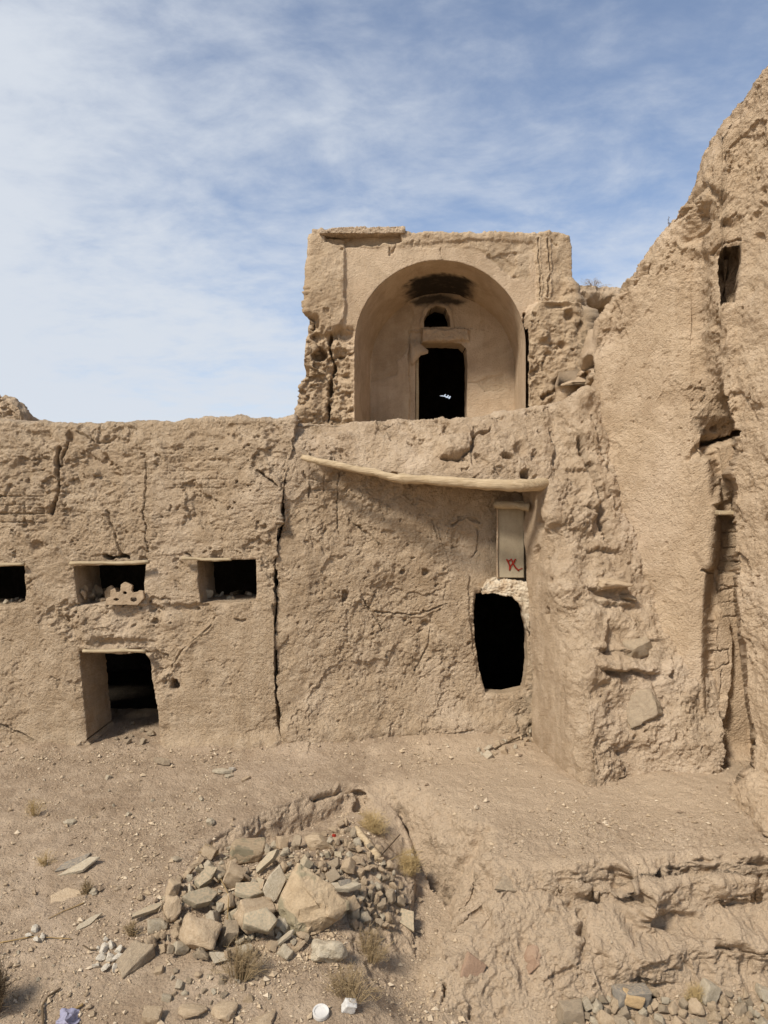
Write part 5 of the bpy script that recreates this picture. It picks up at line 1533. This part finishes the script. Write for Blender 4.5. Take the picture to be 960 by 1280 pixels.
def crumpled(name, px, py, w, mat, label, seed, flat=.6, cat='litter'):
    me = stone_mesh(name, 'clod', seed, mat)
    V = np.array([v.co[:] for v in me.vertices])
    V = V + .22 * np.stack([fbm(V + seed, 3, 4, .7, seed=seed + i) for i in range(3)], -1)
    for v, p in zip(me.vertices, V): v.co = p
    return place(name, me, px, py, w, (1, .8, flat), (.3, .2, seed), .2, 0, label, cat)
crumpled('plastic_scrap', 272, 1164, 16, BLUE, 'crumpled blue plastic scrap stuck in the main heap', 71)
crumpled('plastic_bag', 88, 1282, 44, PURPLE, 'crumpled lilac plastic bag at the bottom edge', 72, .7)
crumpled('paper_scrap', 492, 1116, 12, WHITE, 'small white scrap on the loose spill of stones', 73)
crumpled('paper_scrap', 513, 1071, 10, WHITE, 'small white scrap wedged at the crevice', 75)
crumpled('plastic_scrap', 418, 1046, 7, RED, 'tiny red scrap at the back of the heap', 76)
one('litter_cup', 'block', WHITE, 74, 437, 1264, 19, (1, .8, .8), (.4, .3, .2), 'crushed white cup right of the white lid', .1, cat='litter')
def lid():
    loc, nor = cast(401, 1268)
    r = 10.5 * loc.y / F
    bm = bmesh.new()
    n = 40
    prof = [(0, .012), (.7, .012), (.78, .02), (.95, .022), (1.0, .014), (1.0, -.01)]
    rings = []
    for q, z in prof:
        rings.append([bm.verts.new((q * r * math.cos(2 * math.pi * k / n), q * r * math.sin(2 * math.pi * k / n), z)) for k in range(n)] if q else [bm.verts.new((0, 0, z))])
    for a, b in zip(rings, rings[1:]):
        for k in range(n):
            if len(a) == 1: bm.faces.new((a[0], b[k], b[(k + 1) % n]))
            else: bm.faces.new((a[k], b[k], b[(k + 1) % n], a[(k + 1) % n]))
    me = bpy.data.meshes.new('jar_lid'); bm.to_mesh(me); bm.free(); me.materials.append(WHITE)
    o = bpy.data.objects.new('jar_lid', me); COL.objects.link(o); o.location = loc + Vector((0, 0, .012))
    o.rotation_euler = (.25, .05, 0)
    tag(o, 'round white lid lying on the ground near the bottom edge', 'lid', None, 'thing')
lid()

# ------------------------------------------------------------------ camera, light, sky
cam = bpy.data.cameras.new('camera')
cam.sensor_fit = 'VERTICAL'; cam.sensor_height = 36; cam.sensor_width = 27; cam.lens = F / 1280 * 36
cam.clip_start = .05; cam.clip_end = 4000
co = bpy.data.objects.new('camera', cam); COL.objects.link(co)
co.location = (0, 0, H); co.rotation_euler = (math.radians(90), 0, 0)
scene.camera = co

SUN_EL, SUN_AZ = 46, 220     # degrees; azimuth clockwise from +Y
el, az = math.radians(SUN_EL), math.radians(SUN_AZ)
sd = Vector((math.sin(az) * math.cos(el), math.cos(az) * math.cos(el), math.sin(el)))
sun = bpy.data.lights.new('sun', 'SUN'); sun.energy = 1.5; sun.angle = math.radians(9); sun.color = (1, .95, .875)
so = bpy.data.objects.new('sun', sun); COL.objects.link(so)
so.rotation_euler = (-sd).to_track_quat('-Z', 'Y').to_euler()
so.location = sd * 50

w = bpy.data.worlds.new('World'); scene.world = w; w.use_nodes = True
nt = w.node_tree; nt.nodes.clear()
out = nt.nodes.new('ShaderNodeOutputWorld'); bg = nt.nodes.new('ShaderNodeBackground'); bg.inputs['Strength'].default_value = .05
sky = nt.nodes.new('ShaderNodeTexSky'); sky.sky_type = 'NISHITA'; sky.sun_disc = False
sky.sun_elevation = el; sky.sun_rotation = az; sky.altitude = 1200; sky.air_density = 1.0; sky.dust_density = .25; sky.ozone_density = 2.2
tc = nt.nodes.new('ShaderNodeTexCoord')
def N(t, **k):
    o = nt.nodes.new(t)
    for a, b in k.items():
        if a in o.inputs: o.inputs[a].default_value = b
        else: setattr(o, a, b)
    return o
L = nt.links.new
def maprange(v, a, b, c, d, interp='SMOOTHSTEP'):
    o = N('ShaderNodeMapRange', interpolation_type=interp); L(v, o.inputs[0])
    for i, x in enumerate((a, b, c, d)): o.inputs[i + 1].default_value = x
    return o.outputs[0]
def madd(a, b, op='ADD'):
    o = N('ShaderNodeMath', operation=op)
    for i, v in enumerate((a, b)):
        if isinstance(v, (int, float)): o.inputs[i].default_value = v
        else: L(v, o.inputs[i])
    return o.outputs[0]
# the cloud sheet lies on a plane overhead: direction / height
sep = N('ShaderNodeSeparateXYZ'); L(tc.outputs['Generated'], sep.inputs[0])
zc = madd(madd(sep.outputs[2], .16), .05, 'MAXIMUM')
cmb = N('ShaderNodeCombineXYZ')
L(madd(sep.outputs[0], zc, 'DIVIDE'), cmb.inputs[0]); L(madd(sep.outputs[1], zc, 'DIVIDE'), cmb.inputs[1])
mp = N('ShaderNodeMapping'); mp.inputs['Rotation'].default_value = (0, 0, .5); mp.inputs['Scale'].default_value = (1.0, 1.25, 1); L(cmb.outputs[0], mp.inputs[0])
n1 = N('ShaderNodeTexNoise', Scale=.8, Detail=5.0, Roughness=.55, Distortion=.5); L(mp.outputs[0], n1.inputs['Vector'])
n2 = N('ShaderNodeTexNoise', Scale=3.4, Detail=9.0, Roughness=.62, Distortion=.35); L(mp.outputs[0], n2.inputs['Vector'])
side = maprange(sep.outputs[0], -.5, .45, .17, -.09, 'LINEAR')
low = maprange(sep.outputs[2], .05, .6, .19, -.05, 'LINEAR')
cl = madd(madd(madd(n1.outputs['Fac'], .62, 'MULTIPLY'), madd(n2.outputs['Fac'], .46, 'MULTIPLY')), madd(side, low))
n4 = N('ShaderNodeTexNoise', Scale=9.0, Detail=6.0, Roughness=.6, Distortion=.2); L(mp.outputs[0], n4.inputs['Vector'])
cl = madd(cl, madd(madd(n4.outputs['Fac'], .5, 'SUBTRACT'), .22, 'MULTIPLY'))
fac = maprange(cl, .40, .82, .13, .96)
mix = N('ShaderNodeMix', data_type='RGBA'); L(fac, mix.inputs['Factor']); L(sky.outputs[0], mix.inputs['A'])
mix.inputs['B'].default_value = (4.5, 4.8, 5.25, 1)
L(mix.outputs['Result'], bg.inputs[0]); L(bg.outputs[0], out.inputs[0])

scene.view_settings.view_transform = 'Standard'
scene.view_settings.look = 'None'
scene.view_settings.exposure = 1.64
scene.view_settings.gamma = 1
scene.view_settings.use_curve_mapping = False
scene.cycles.max_bounces = 6
scene.cycles.diffuse_bounces = 3
